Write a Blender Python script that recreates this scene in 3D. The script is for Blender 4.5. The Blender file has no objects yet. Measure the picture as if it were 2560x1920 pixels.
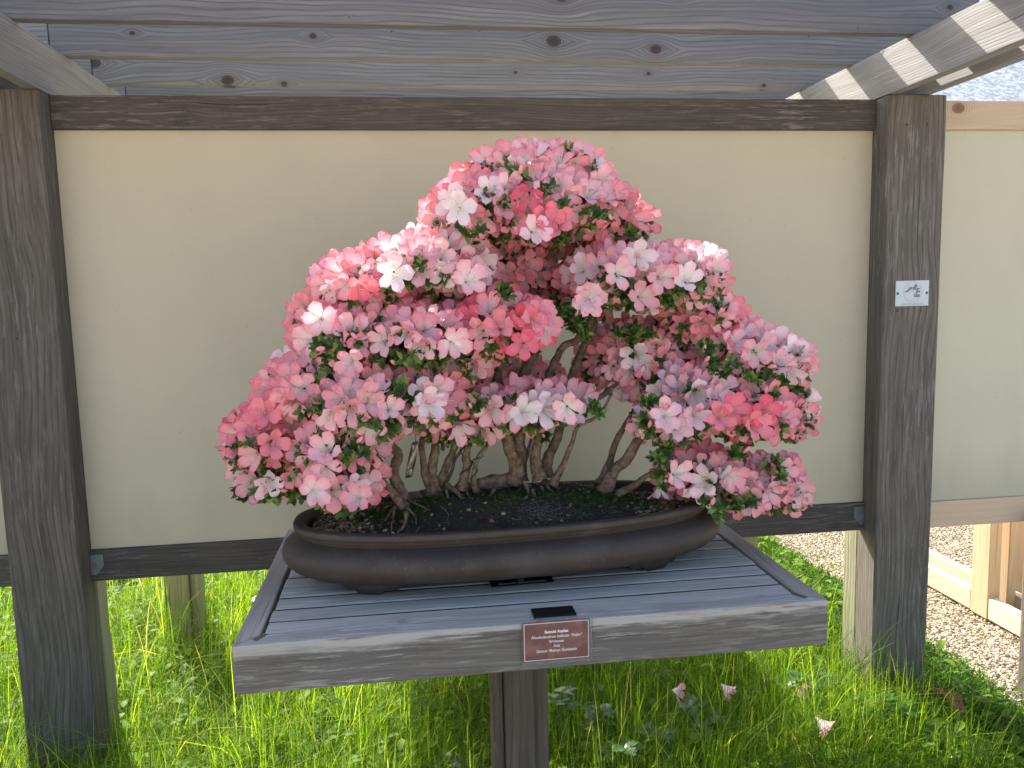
import bpy, bmesh, math, random
import numpy as np
from mathutils import Vector, Matrix, Euler
from mathutils import noise as mnoise

S = bpy.context.scene
COL = S.collection
rng = random.Random(7)
nrg = np.random.default_rng(11)

# ------------------------------------------------------------------ camera
cam_data = bpy.data.cameras.new("camera")
cam = bpy.data.objects.new("camera", cam_data)
COL.objects.link(cam)
S.camera = cam
cam_data.sensor_width = 36.0
cam_data.lens = 2023.5 * 36.0 / 2560.0
cam_data.clip_start = 0.02
cam_data.clip_end = 400.0
PITCH, YAW, ROLL = 0.1197, 0.1287, -0.0244
_f = Vector((math.sin(YAW) * math.cos(PITCH), math.cos(YAW) * math.cos(PITCH), -math.sin(PITCH)))
_r = Vector((math.cos(YAW), -math.sin(YAW), 0.0))
_u = _r.cross(_f)
_r2 = _r * math.cos(ROLL) + _u * math.sin(ROLL)
_u2 = _u * math.cos(ROLL) - _r * math.sin(ROLL)
cam.matrix_world = Matrix(((_r2.x, _u2.x, -_f.x, 0.9338), (_r2.y, _u2.y, -_f.y, -2.4145), (_r2.z, _u2.z, -_f.z, 0.7283), (0, 0, 0, 1)))

# ------------------------------------------------------------------ light
SUN_DIR = Vector((-0.50, 1.1, 1.0)).normalized()      # towards the sun: beyond the wall, from the left
EXPOSURE = 1.40
world = bpy.data.worlds.new("World")
S.world = world
world.use_nodes = True
wn = world.node_tree.nodes
bg = wn["Background"]
sky = wn.new("ShaderNodeTexSky")
sky.sky_type = 'NISHITA'
sky.sun_disc = False
sky.sun_elevation = math.asin(SUN_DIR.z)
sky.sun_rotation = math.atan2(SUN_DIR.x, SUN_DIR.y)
sky.air_density = 1.0
sky.dust_density = 4.0
sky.ozone_density = 0.3
world.node_tree.links.new(sky.outputs[0], bg.inputs[0])
bg.inputs[1].default_value = 0.15
sun_data = bpy.data.lights.new("sun", 'SUN')
sun_data.energy = 4.9
sun_data.angle = math.radians(0.55)
sun_data.color = (1.0, 0.95, 0.87)
sun = bpy.data.objects.new("sun", sun_data)
COL.objects.link(sun)
sun.rotation_euler = SUN_DIR.to_track_quat('Z', 'Y').to_euler()
sun.location = (-3, 8, 8)
S.view_settings.view_transform = 'Standard'
S.view_settings.look = 'None'
S.view_settings.gamma = 1.0
S.view_settings.use_curve_mapping = False
S.view_settings.exposure = EXPOSURE
S.render.engine = 'CYCLES'
S.cycles.max_bounces = 9
S.cycles.diffuse_bounces = 5
S.cycles.transmission_bounces = 6
S.cycles.transparent_max_bounces = 8
S.cycles.sample_clamp_indirect = 6.0

GROUND = -0.70
TRUNKS=[([[0.9195, -0.68, 0.2501], [0.9141, -0.68, 0.2714], [0.9002, -0.68, 0.314], [0.896, -0.68, 0.3462], [0.9064, -0.68, 0.3743], [0.8928, -0.68, 0.3972], [0.8816, -0.68, 0.423], [0.8953, -0.68, 0.453], [0.8542, -0.68, 0.5197]], 0.017, 0.013), ([[0.9183, -0.7, 0.2604], [0.9052, -0.71, 0.2798], [0.8854, -0.72, 0.3119], [0.8597, -0.73, 0.3391], [0.8316, -0.74, 0.366], [0.7914, -0.72, 0.361], [0.743, -0.72, 0.3439]], 0.011, 0.008), ([[0.9839, -0.66, 0.2751], [0.9719, -0.66, 0.2954], [0.9634, -0.66, 0.3219], [0.9614, -0.66, 0.3544], [0.9579, -0.66, 0.3868], [0.9612, -0.66, 0.4156], [0.9406, -0.66, 0.4732], [0.9132, -0.66, 0.535]], 0.011, 0.008), ([[0.9806, -0.66, 0.272], [0.9786, -0.656, 0.3005], [0.9778, -0.652, 0.3192], [0.9811, -0.648, 0.3443], [0.9871, -0.644, 0.3758], [0.9862, -0.64, 0.4076], [0.9872, -0.62, 0.4758], [0.9957, -0.62, 0.5687], [1.0087, -0.62, 0.6502]], 0.016, 0.011), ([[0.9935, -0.64, 0.2958], [1.0021, -0.636, 0.3076], [1.0129, -0.632, 0.3325], [1.0229, -0.628, 0.3543], [1.0371, -0.624, 0.3858], [1.0451, -0.62, 0.4045], [1.0546, -0.6, 0.4382], [1.0475, -0.6, 0.5441], [1.0295, -0.6, 0.6281]], 0.012, 0.009), ([[1.0089, -0.62, 0.2935], [1.021, -0.616, 0.3086], [1.0274, -0.612, 0.324], [1.0325, -0.608, 0.343], [1.0517, -0.604, 0.3713], [1.0501, -0.6, 0.394], [1.0641, -0.6, 0.4058]], 0.005, 0.004), ([[1.0418, -0.66, 0.2848], [1.0495, -0.66, 0.3057], [1.0552, -0.66, 0.3332], [1.0538, -0.66, 0.3593], [1.0596, -0.66, 0.3915], [1.0597, -0.66, 0.427], [1.0675, -0.66, 0.5213], [1.067, -0.66, 0.5452], [1.0631, -0.66, 0.5715], [1.0685, -0.64, 0.6493], [1.0603, -0.64, 0.71]], 0.012, 0.008), ([[1.0745, -0.67, 0.2789], [1.0703, -0.67, 0.2987], [1.0695, -0.67, 0.3249], [1.0756, -0.67, 0.3473], [1.0857, -0.67, 0.3662], [1.1009, -0.67, 0.3816], [1.1055, -0.67, 0.4105], [1.1251, -0.67, 0.4257], [1.1101, -0.66, 0.3829]], 0.007, 0.005), ([[1.1611, -0.64, 0.2897], [1.167, -0.644, 0.3103], [1.1677, -0.648, 0.3344], [1.1579, -0.652, 0.3556], [1.1483, -0.656, 0.3863], [1.1417, -0.66, 0.4232], [1.1016, -0.66, 0.4455], [1.1132, -0.66, 0.4965], [1.1196, -0.66, 0.5073], [1.1262, -0.66, 0.531], [1.1356, -0.66, 0.5665], [1.1294, -0.66, 0.5882], [1.1216, -0.62, 0.6469], [1.1039, -0.62, 0.7494]], 0.018, 0.012), ([[1.1723, -0.62, 0.2944], [1.1762, -0.62, 0.3178], [1.1811, -0.62, 0.3444], [1.1792, -0.62, 0.378], [1.1785, -0.62, 0.4181], [1.1884, -0.6, 0.5072], [1.2016, -0.6, 0.5415], [1.2123, -0.6, 0.5708], [1.2199, -0.6, 0.7056], [1.2225, -0.6, 0.8292], [1.2242, -0.6, 0.9105]], 0.02, 0.014), ([[1.1874, -0.6, 0.3196], [1.1987, -0.595, 0.3384], [1.2067, -0.59, 0.3574], [1.2147, -0.585, 0.3799], [1.228, -0.58, 0.4057], [1.2921, -0.56, 0.4323]], 0.006, 0.005), ([[1.2192, -0.66, 0.2946], [1.2123, -0.655, 0.3203], [1.2114, -0.65, 0.3491], [1.2211, -0.645, 0.3807], [1.2305, -0.64, 0.4124], [1.2504, -0.62, 0.5219], [1.2594, -0.62, 0.5413], [1.2699, -0.62, 0.5668], [1.2853, -0.62, 0.592], [1.3142, -0.62, 0.6034], [1.3282, -0.62, 0.625], [1.3446, -0.62, 0.6343], [1.3643, -0.62, 0.6813], [1.4076, -0.62, 0.7218]], 0.014, 0.011), ([[1.2409, -0.62, 0.2906], [1.243, -0.615, 0.3165], [1.2511, -0.61, 0.3421], [1.2661, -0.605, 0.3709], [1.279, -0.6, 0.4101], [1.3057, -0.58, 0.5027], [1.3152, -0.58, 0.5353], [1.3324, -0.58, 0.565], [1.3509, -0.58, 0.6072], [1.3641, -0.58, 0.6394], [1.3476, -0.6, 0.6919], [1.3275, -0.6, 0.7862], [1.297, -0.6, 0.869]], 0.014, 0.012), ([[1.2486, -0.66, 0.2846], [1.2571, -0.664, 0.3017], [1.2693, -0.668, 0.3267], [1.2788, -0.672, 0.3534], [1.2909, -0.676, 0.3831], [1.3044, -0.68, 0.419], [1.347, -0.68, 0.4376], [1.3791, -0.68, 0.488]], 0.01, 0.006), ([[1.3599, -0.64, 0.2718], [1.376, -0.635, 0.2951], [1.3878, -0.63, 0.3222], [1.3997, -0.625, 0.3579], [1.4244, -0.62, 0.4033], [1.4546, -0.6, 0.442], [1.4662, -0.6, 0.5284]], 0.012, 0.009), ([[1.3667, -0.66, 0.2594], [1.376, -0.664, 0.2834], [1.392, -0.668, 0.3135], [1.4179, -0.672, 0.3363], [1.4354, -0.676, 0.3693], [1.4611, -0.68, 0.3969], [1.5494, -0.68, 0.4495], [1.6143, -0.68, 0.4678], [1.6799, -0.68, 0.4756]], 0.017, 0.012), ([[1.3866, -0.68, 0.2467], [1.3954, -0.685, 0.2624], [1.4225, -0.69, 0.2771], [1.4478, -0.695, 0.2984], [1.4813, -0.7, 0.3109], [1.5317, -0.7, 0.3222], [1.6293, -0.7, 0.301], [1.7284, -0.7, 0.2848]], 0.01, 0.007), ([[1.0428, -0.64, 0.2731], [1.0826, -0.6367, 0.2867], [1.1257, -0.6333, 0.2901], [1.1659, -0.63, 0.2938]], 0.014, 0.021), ([[0.9232, -0.64, 0.2603], [0.9524, -0.64, 0.2718], [0.9847, -0.64, 0.2765], [1.0236, -0.64, 0.2809]], 0.012, 0.014), ([[1.2306, -0.62, 0.281], [1.254, -0.62, 0.2661], [1.3048, -0.62, 0.2598], [1.3526, -0.62, 0.2604]], 0.012, 0.01), ([[1.3282, -0.6, 0.4583], [1.3776, -0.6, 0.4725], [1.4108, -0.6, 0.4981], [1.4496, -0.6, 0.529]], 0.008, 0.005), ([[0.8708, -0.68, 0.4541], [0.8339, -0.68, 0.5006], [0.7885, -0.68, 0.5618]], 0.008, 0.005), ([[0.556, -0.66, 0.3079], [0.6072, -0.66, 0.2815], [0.6466, -0.66, 0.2945], [0.6962, -0.66, 0.3121], [0.7765, -0.66, 0.3486]], 0.0035, 0.006), ([[1.0015, -0.6, 0.7112], [0.9395, -0.6, 0.6924], [0.8592, -0.6, 0.7047]], 0.007, 0.004), ([[1.3644, -0.62, 0.6917], [1.4828, -0.62, 0.6781], [1.5813, -0.62, 0.6966]], 0.008, 0.004), ([[1.0603, -0.64, 0.71], [0.9882, -0.64, 0.6618], [0.9055, -0.64, 0.5939]], 0.007, 0.004), ([[1.2532, -0.6, 0.7876], [1.3069, -0.6, 0.8278], [1.4033, -0.6, 0.8572]], 0.007, 0.004), ([[1.4439, -0.62, 0.5312], [1.5373, -0.62, 0.5599], [1.6598, -0.62, 0.5448], [1.7504, -0.62, 0.5306]], 0.007, 0.004)]
PADS=[(1.2308, -0.6, 0.9759, 0.1694, 0.15, 0.0534, 'pale', 1), (1.2209, -0.62, 0.9035, 0.2325, 0.2, 0.0734, 'mix', 1), (1.0641, -0.66, 0.8771, 0.0839, 0.14, 0.0494, 'pale', 1), (1.3982, -0.62, 0.866, 0.0776, 0.14, 0.0497, 'mix', 1), (0.9925, -0.64, 0.7814, 0.14, 0.19, 0.062, 'pale', 1), (0.8528, -0.64, 0.745, 0.1042, 0.17, 0.0546, 'mix', 1), (1.1625, -0.52, 0.7602, 0.119, 0.14, 0.067, 'mix', 1), (1.2286, -0.44, 0.7379, 0.1076, 0.09, 0.085, 'mix', 1), (1.3006, -0.46, 0.7917, 0.0786, 0.09, 0.0449, 'mix', 1), (1.0732, -0.6, 0.6991, 0.0931, 0.1, 0.0414, 'mix', 1), (0.9294, -0.62, 0.6931, 0.0709, 0.1, 0.0354, 'mix', 1), (1.3435, -0.52, 0.6931, 0.0824, 0.08, 0.0484, 'mix', 1), (0.7496, -0.62, 0.668, 0.0601, 0.12, 0.0551, 'mix', 1), (1.6938, -0.62, 0.5218, 0.0972, 0.12, 0.054, 'mix', 1), (1.2719, -0.46, 0.4874, 0.0685, 0.06, 0.0365, 'mix', 1), (1.3963, -0.48, 0.5477, 0.0454, 0.06, 0.0454, 'mix', 1), (1.3973, -0.66, 0.7523, 0.1122, 0.18, 0.0561, 'pale', 1), (1.5374, -0.62, 0.7396, 0.1106, 0.19, 0.0653, 'pale', 1), (1.6071, -0.58, 0.6523, 0.1033, 0.15, 0.0652, 'mix', 1), (0.8208, -0.68, 0.6341, 0.1121, 0.18, 0.0731, 'mix', 1), (0.9557, -0.74, 0.6379, 0.1331, 0.15, 0.0551, 'mix', 1), (1.1261, -0.76, 0.6526, 0.1094, 0.13, 0.0523, 'coral', 1), (1.0224, -0.7, 0.5797, 0.0982, 0.1, 0.0393, 'mix', 1), (0.737, -0.66, 0.5319, 0.1086, 0.18, 0.0691, 'mix', 1), (0.8457, -0.72, 0.5055, 0.1107, 0.18, 0.077, 'mix', 1), (0.97, -0.74, 0.5126, 0.1008, 0.13, 0.0499, 'pale', 1), (1.1831, -0.74, 0.4841, 0.1467, 0.09, 0.0391, 'pale', 1), (1.1757, -0.5, 0.5294, 0.0832, 0.08, 0.0388, 'mix', 1), (1.0491, -0.68, 0.4459, 0.1105, 0.09, 0.0382, 'mix', 1), (0.6512, -0.64, 0.4273, 0.1049, 0.17, 0.0779, 'coral', 1), (0.7832, -0.7, 0.4217, 0.1073, 0.17, 0.0683, 'mix', 1), (0.6694, -0.66, 0.3543, 0.1094, 0.13, 0.0418, 'pale', 1), (0.7963, -0.74, 0.3358, 0.071, 0.11, 0.0403, 'mix', 1), (1.484, -0.54, 0.5552, 0.1274, 0.16, 0.0886, 'mix', 1), (1.6677, -0.6, 0.5809, 0.1031, 0.16, 0.063, 'mix', 1), (1.7616, -0.62, 0.5465, 0.0921, 0.15, 0.065, 'pale', 1), (1.5564, -0.66, 0.4887, 0.105, 0.16, 0.0609, 'pale', 1), (1.6887, -0.66, 0.4459, 0.1222, 0.16, 0.0637, 'coral', 1), (1.8092, -0.62, 0.4295, 0.0547, 0.12, 0.0657, 'mix', 1), (1.4997, -0.7, 0.4286, 0.077, 0.1, 0.0411, 'pale', 1), (1.5714, -0.68, 0.2996, 0.0821, 0.13, 0.0526, 'mix', 1), (1.6819, -0.68, 0.2719, 0.0956, 0.13, 0.0531, 'mix', 1), (1.7716, -0.68, 0.2614, 0.0513, 0.1, 0.0556, 'pale', 1)]
LEAF_SPOTS=[[1.1731, -0.78, 0.9425], [1.299, -0.7, 0.995], [1.0604, -0.82, 0.8368], [0.9316, -0.8, 0.7418], [0.9594, -0.78, 0.7504], [0.9074, -0.78, 0.706], [1.4315, -0.82, 0.73], [1.4966, -0.8, 0.7145], [1.5435, -0.78, 0.7373], [1.2797, -0.72, 0.666], [1.2995, -0.72, 0.6457], [1.3144, -0.7, 0.6743], [0.77, -0.84, 0.6315], [0.7875, -0.85, 0.6184], [0.8219, -0.84, 0.6298], [0.8955, -0.84, 0.6095], [0.9081, -0.84, 0.5956], [0.9145, -0.86, 0.5303], [0.8901, -0.84, 0.4833], [1.123, -0.84, 0.7191], [0.5825, -0.72, 0.3186], [0.6053, -0.72, 0.3124], [0.6376, -0.74, 0.3302], [0.6567, -0.72, 0.3143], [0.6869, -0.76, 0.3371], [0.7105, -0.76, 0.3502], [1.0778, -0.82, 0.4998], [1.304, -0.8, 0.4776], [1.5747, -0.78, 0.5619], [1.5952, -0.78, 0.5414], [1.6571, -0.78, 0.5292], [1.7295, -0.76, 0.5041], [1.5721, -0.76, 0.58], [1.4468, -0.8, 0.4811], [1.4228, -0.78, 0.4301], [1.4579, -0.78, 0.3486], [1.4731, -0.78, 0.3176], [1.4695, -0.76, 0.3589], [1.6468, -0.76, 0.3497], [1.7227, -0.78, 0.3243], [1.5686, -0.8, 0.2513], [1.6306, -0.8, 0.2578], [1.1588, -0.86, 0.62], [1.2866, -0.66, 0.6538], [1.3069, -0.66, 0.6226], [1.2727, -0.68, 0.675], [1.104, -0.74, 0.4678], [1.467, -0.8, 0.701], [1.3938, -0.8, 0.7029], [1.4012, -0.68, 0.6207], [1.4326, -0.68, 0.6095], [1.4581, -0.7, 0.62], [1.1004, -0.66, 0.4042], [1.2008, -0.68, 0.4081], [1.2249, -0.66, 0.4086], [0.7723, -0.84, 0.5067], [0.8297, -0.84, 0.4223], [0.6402, -0.8, 0.4332], [1.3327, -0.8, 0.8615], [1.3685, -0.84, 0.7404], [1.527, -0.8, 0.4286]]
KEY_FLOWERS=[(1.2314, -0.86, 0.849, 'coral'), (1.2153, -0.85, 0.8588, 'coral'), (1.1889, -0.87, 0.8358, 'blotch'), (1.0411, -0.86, 0.8774, 'white'), (1.0296, -0.84, 0.8924, 'white'), (1.15, -0.92, 0.6198, 'coral'), (1.1818, -0.92, 0.675, 'coral'), (1.1683, -0.92, 0.6581, 'coral'), (0.915, -0.85, 0.7592, 'white'), (1.4378, -0.86, 0.7385, 'pale'), (1.4899, -0.86, 0.7374, 'white'), (1.351, -0.87, 0.7493, 'pale'), (1.3941, -0.85, 0.7803, 'white'), (1.5635, -0.86, 0.456, 'coral'), (1.5971, -0.85, 0.4721, 'coral'), (1.6428, -0.86, 0.4333, 'coral'), (1.662, -0.85, 0.4596, 'coral'), (1.4469, -0.86, 0.466, 'blotch'), (1.5172, -0.84, 0.455, 'blotch'), (1.4814, -0.83, 0.4357, 'blotch'), (1.2861, -0.87, 0.7018, 'blotch'), (0.9746, -0.9, 0.5153, 'white'), (0.9888, -0.89, 0.5399, 'pale'), (1.1602, -0.86, 0.4834, 'white'), (1.2455, -0.85, 0.4828, 'pale'), (1.0248, -0.92, 0.6283, 'pale'), (0.8285, -0.9, 0.595, 'pink'), (0.6246, -0.8, 0.4661, 'coral'), (0.6527, -0.8, 0.4969, 'coral'), (0.6699, -0.82, 0.4355, 'coral'), (0.6008, -0.78, 0.4266, 'coral'), (0.7722, -0.84, 0.6754, 'pale'), (0.8528, -0.84, 0.7345, 'coral'), (1.4829, -0.84, 0.3359, 'pale'), (1.6028, -0.84, 0.3194, 'pink'), (1.7388, -0.78, 0.3132, 'pale'), (1.6514, -0.8, 0.2565, 'pale'), (0.7511, -0.88, 0.3539, 'pale'), (0.828, -0.88, 0.3359, 'pink'), (0.7723, -0.86, 0.384, 'pale'), (1.059, -0.86, 0.7471, 'pale'), (1.4031, -0.85, 0.7031, 'pink'), (1.2907, -0.87, 0.6972, 'pale')]
ROOTS=[([[1.1138, -0.68, 0.2857], [1.0952, -0.7, 0.2659], [1.0787, -0.72, 0.253]], 0.006), ([[1.1746, -0.66, 0.2805], [1.1552, -0.68, 0.2669], [1.1336, -0.7, 0.2733]], 0.003), ([[1.1817, -0.68, 0.2949], [1.1874, -0.6933, 0.2782], [1.1834, -0.7067, 0.2592], [1.1891, -0.72, 0.2527]], 0.006), ([[1.1946, -0.7, 0.286], [1.1974, -0.72, 0.2683], [1.1969, -0.74, 0.2449]], 0.005), ([[1.2173, -0.68, 0.2863], [1.2275, -0.6933, 0.2628], [1.2281, -0.7067, 0.2468], [1.2352, -0.72, 0.2402]], 0.005), ([[1.2303, -0.68, 0.2888], [1.2426, -0.7, 0.2702], [1.2354, -0.72, 0.2532]], 0.004), ([[1.2503, -0.66, 0.2828], [1.2593, -0.68, 0.2641], [1.2585, -0.7, 0.2529]], 0.003), ([[1.2717, -0.7, 0.2603], [1.2547, -0.72, 0.2552], [1.2381, -0.74, 0.2552]], 0.003), ([[1.3198, -0.66, 0.2655], [1.3119, -0.68, 0.2544], [1.3089, -0.7, 0.2434]], 0.0045), ([[1.3365, -0.66, 0.2645], [1.3234, -0.6733, 0.2587], [1.3318, -0.6867, 0.2533], [1.3285, -0.7, 0.2422]], 0.004), ([[1.345, -0.68, 0.2558], [1.3534, -0.7, 0.2555], [1.3549, -0.72, 0.2525]], 0.005), ([[1.383, -0.7, 0.2554], [1.3712, -0.72, 0.2515], [1.3643, -0.74, 0.2476]], 0.005), ([[1.007, -0.66, 0.2966], [1.031, -0.68, 0.2872], [1.0356, -0.7, 0.2759]], 0.009), ([[1.009, -0.68, 0.2917], [1.009, -0.7, 0.2774], [1.006, -0.72, 0.2638]], 0.004), ([[0.9834, -0.68, 0.2802], [0.9884, -0.7, 0.269], [0.9936, -0.72, 0.2645]], 0.005), ([[0.9266, -0.7, 0.2759], [0.9448, -0.72, 0.2738], [0.9684, -0.74, 0.2652]], 0.004), ([[0.9298, -0.68, 0.2737], [0.9605, -0.7, 0.2707], [0.9843, -0.72, 0.2619]], 0.003), ([[0.9203, -0.74, 0.2744], [0.9378, -0.76, 0.2664], [0.9387, -0.78, 0.2566]], 0.0035), ([[0.9186, -0.76, 0.2707], [0.9167, -0.78, 0.2611], [0.8992, -0.8, 0.2618]], 0.006), ([[0.9078, -0.7, 0.2675], [0.8868, -0.72, 0.2741], [0.875, -0.74, 0.2709]], 0.006), ([[0.8958, -0.72, 0.2704], [0.8927, -0.74, 0.2636], [0.8944, -0.76, 0.2629]], 0.004), ([[1.1429, -0.7, 0.2631], [1.1338, -0.72, 0.2561], [1.1436, -0.74, 0.2482]], 0.002), ([[1.0531, -0.68, 0.2827], [1.0574, -0.7, 0.2681], [1.0509, -0.72, 0.2611]], 0.003), ([[0.9929, -0.74, 0.27], [1.0068, -0.76, 0.2591], [1.0026, -0.78, 0.2557]], 0.0015), ([[0.8906, -0.8, 0.2624], [0.8861, -0.82, 0.2506], [0.8821, -0.84, 0.248]], 0.0012), ([[0.9453, -0.8, 0.2468], [0.9278, -0.82, 0.2509], [0.9203, -0.84, 0.2456]], 0.0012)]

# ------------------------------------------------------------------ helpers
def link(o, parent=None):
    COL.objects.link(o)
    if parent is not None:
        o.parent = parent
    return o

def tag(o, label=None, cat=None, group=None, kind=None):
    if label: o["label"] = label
    if cat: o["category"] = cat
    if group: o["group"] = group
    if kind: o["kind"] = kind
    return o

def empty(name, loc, label=None, cat=None, group=None):
    o = bpy.data.objects.new(name, None)
    o.location = loc
    o.empty_display_size = 0.05
    link(o)
    return tag(o, label, cat, group)

def wpos(o):
    return Vector(o.location)

def mesh_obj(name, me, parent=None, loc=None):
    o = bpy.data.objects.new(name, me)
    link(o, parent)
    if loc is not None:
        l = Vector(loc)
        if parent is not None:
            p = parent
            while p is not None:
                l = l - Vector(p.location)
                p = p.parent
        o.location = l
    return o

def mesh_np(name, V, F, mats, smooth=True, mi=None):
    """V (n,3) array, F (m,k) int array of one face size"""
    me = bpy.data.meshes.new(name)
    V = np.asarray(V, dtype=np.float32); F = np.asarray(F, dtype=np.int32)
    k = F.shape[1]
    me.vertices.add(len(V)); me.vertices.foreach_set("co", V.ravel())
    me.loops.add(F.size); me.loops.foreach_set("vertex_index", F.ravel())
    me.polygons.add(len(F))
    me.polygons.foreach_set("loop_start", np.arange(0, F.size, k, dtype=np.int32))
    me.polygons.foreach_set("loop_total", np.full(len(F), k, dtype=np.int32))
    if mi is not None:
        me.polygons.foreach_set("material_index", np.asarray(mi, dtype=np.int32))
    me.polygons.foreach_set("use_smooth", np.full(len(F), smooth, dtype=bool))
    me.update(calc_edges=True)
    for m in (mats if isinstance(mats, (list, tuple)) else [mats]):
        me.materials.append(m)
    return me

def box_mesh(name, sx, sy, sz, mat, bevel=0.003, seg=2, wob=0.0, seed=0):
    bm = bmesh.new()
    bmesh.ops.create_cube(bm, size=1.0)
    bmesh.ops.scale(bm, vec=(sx, sy, sz), verts=bm.verts)
    if wob > 0:
        L = max(sx, sy, sz); ax = (sx, sy, sz).index(L)
        n = max(2, min(40, int(L / 0.09)))
        ed = [e for e in bm.edges if abs((e.verts[0].co - e.verts[1].co)[ax]) > L * 0.5]
        bmesh.ops.subdivide_edges(bm, edges=ed, cuts=n, use_grid_fill=True)
    if bevel > 0:
        ed = [e for e in bm.edges if e.is_manifold and e.calc_face_angle(0) > 1.0]
        bmesh.ops.bevel(bm, geom=ed, offset=bevel, segments=seg, affect='EDGES', profile=0.5, clamp_overlap=True)
    if wob > 0:
        for v in bm.verts:
            p = v.co * 5.0 + Vector((seed * 3.7, seed * 1.3, 0))
            q = mnoise.noise_vector(p) * wob
            q[ax] = 0
            v.co += q
    me = bpy.data.meshes.new(name)
    bm.to_mesh(me); bm.free()
    me.materials.append(mat)
    return me

_bs = [0]
def board(name, x0, x1, y0, y1, z0, z1, mat, parent=None, bevel=0.003, wob=0.0009, seg=2):
    _bs[0] += 1
    me = box_mesh(name, x1 - x0, y1 - y0, z1 - z0, mat, bevel, seg, wob, _bs[0])
    return mesh_obj(name, me, parent, ((x0 + x1) / 2, (y0 + y1) / 2, (z0 + z1) / 2))

def cat_spline(P, n):
    P = [Vector(p) for p in P]
    if len(P) == 2:
        return [P[0].lerp(P[1], i / n) for i in range(n + 1)]
    Q = [P[0] * 2 - P[1]] + P + [P[-1] * 2 - P[-2]]
    out = []
    segs = len(P) - 1
    for s in range(segs):
        p0, p1, p2, p3 = Q[s:s + 4]
        for i in range(n):
            t = i / n
            out.append(0.5 * ((2 * p1) + (p2 - p0) * t + (2 * p0 - 5 * p1 + 4 * p2 - p3) * t * t + (3 * p1 - p0 - 3 * p2 + p3) * t ** 3))
    out.append(P[-1].copy())
    return out

def tube_geo(P, R, sides=8, rough=0.0, seed=0, flat=1.0):
    """returns V, quads of a capped-ish tube (ends pinched)"""
    n = len(P); V = []; F = []
    up = Vector((0.31, -0.9, 0.2)).normalized()
    for i, p in enumerate(P):
        t = (P[min(i + 1, n - 1)] - P[max(i - 1, 0)]).normalized()
        a = (up - t * up.dot(t))
        if a.length < 1e-3: a = Vector((1, 0, 0)) - t * t.x
        a.normalize(); b = t.cross(a); up = a
        for k in range(sides):
            th = 2 * math.pi * k / sides
            d = a * math.cos(th) + b * math.sin(th) * flat
            r = R[i]
            if rough:
                q = p * 55 + d * 1.6 + Vector((seed, 0, 0))
                r *= 1 + rough * mnoise.noise(q) + rough * 0.6 * mnoise.noise(p * 160 + d * 2.5)
            V.append(p + d * r)
    for i in range(n - 1):
        for k in range(sides):
            F.append((i * sides + k, i * sides + (k + 1) % sides, (i + 1) * sides + (k + 1) % sides, (i + 1) * sides + k))
    c0 = len(V); V.append(P[0]); c1 = len(V); V.append(P[-1])
    for k in range(0, sides, 2):
        F.append((c0, (k + 2) % sides, (k + 1) % sides, k))
        o = (n - 1) * sides
        F.append((c1, o + k, o + (k + 1) % sides, o + (k + 2) % sides))
    return V, F

def join_geo(parts):
    V = []; F = []; off = 0
    for v, f in parts:
        V.extend(v); F.extend([tuple(i + off for i in q) for q in f]); off += len(v)
    return V, F

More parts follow.
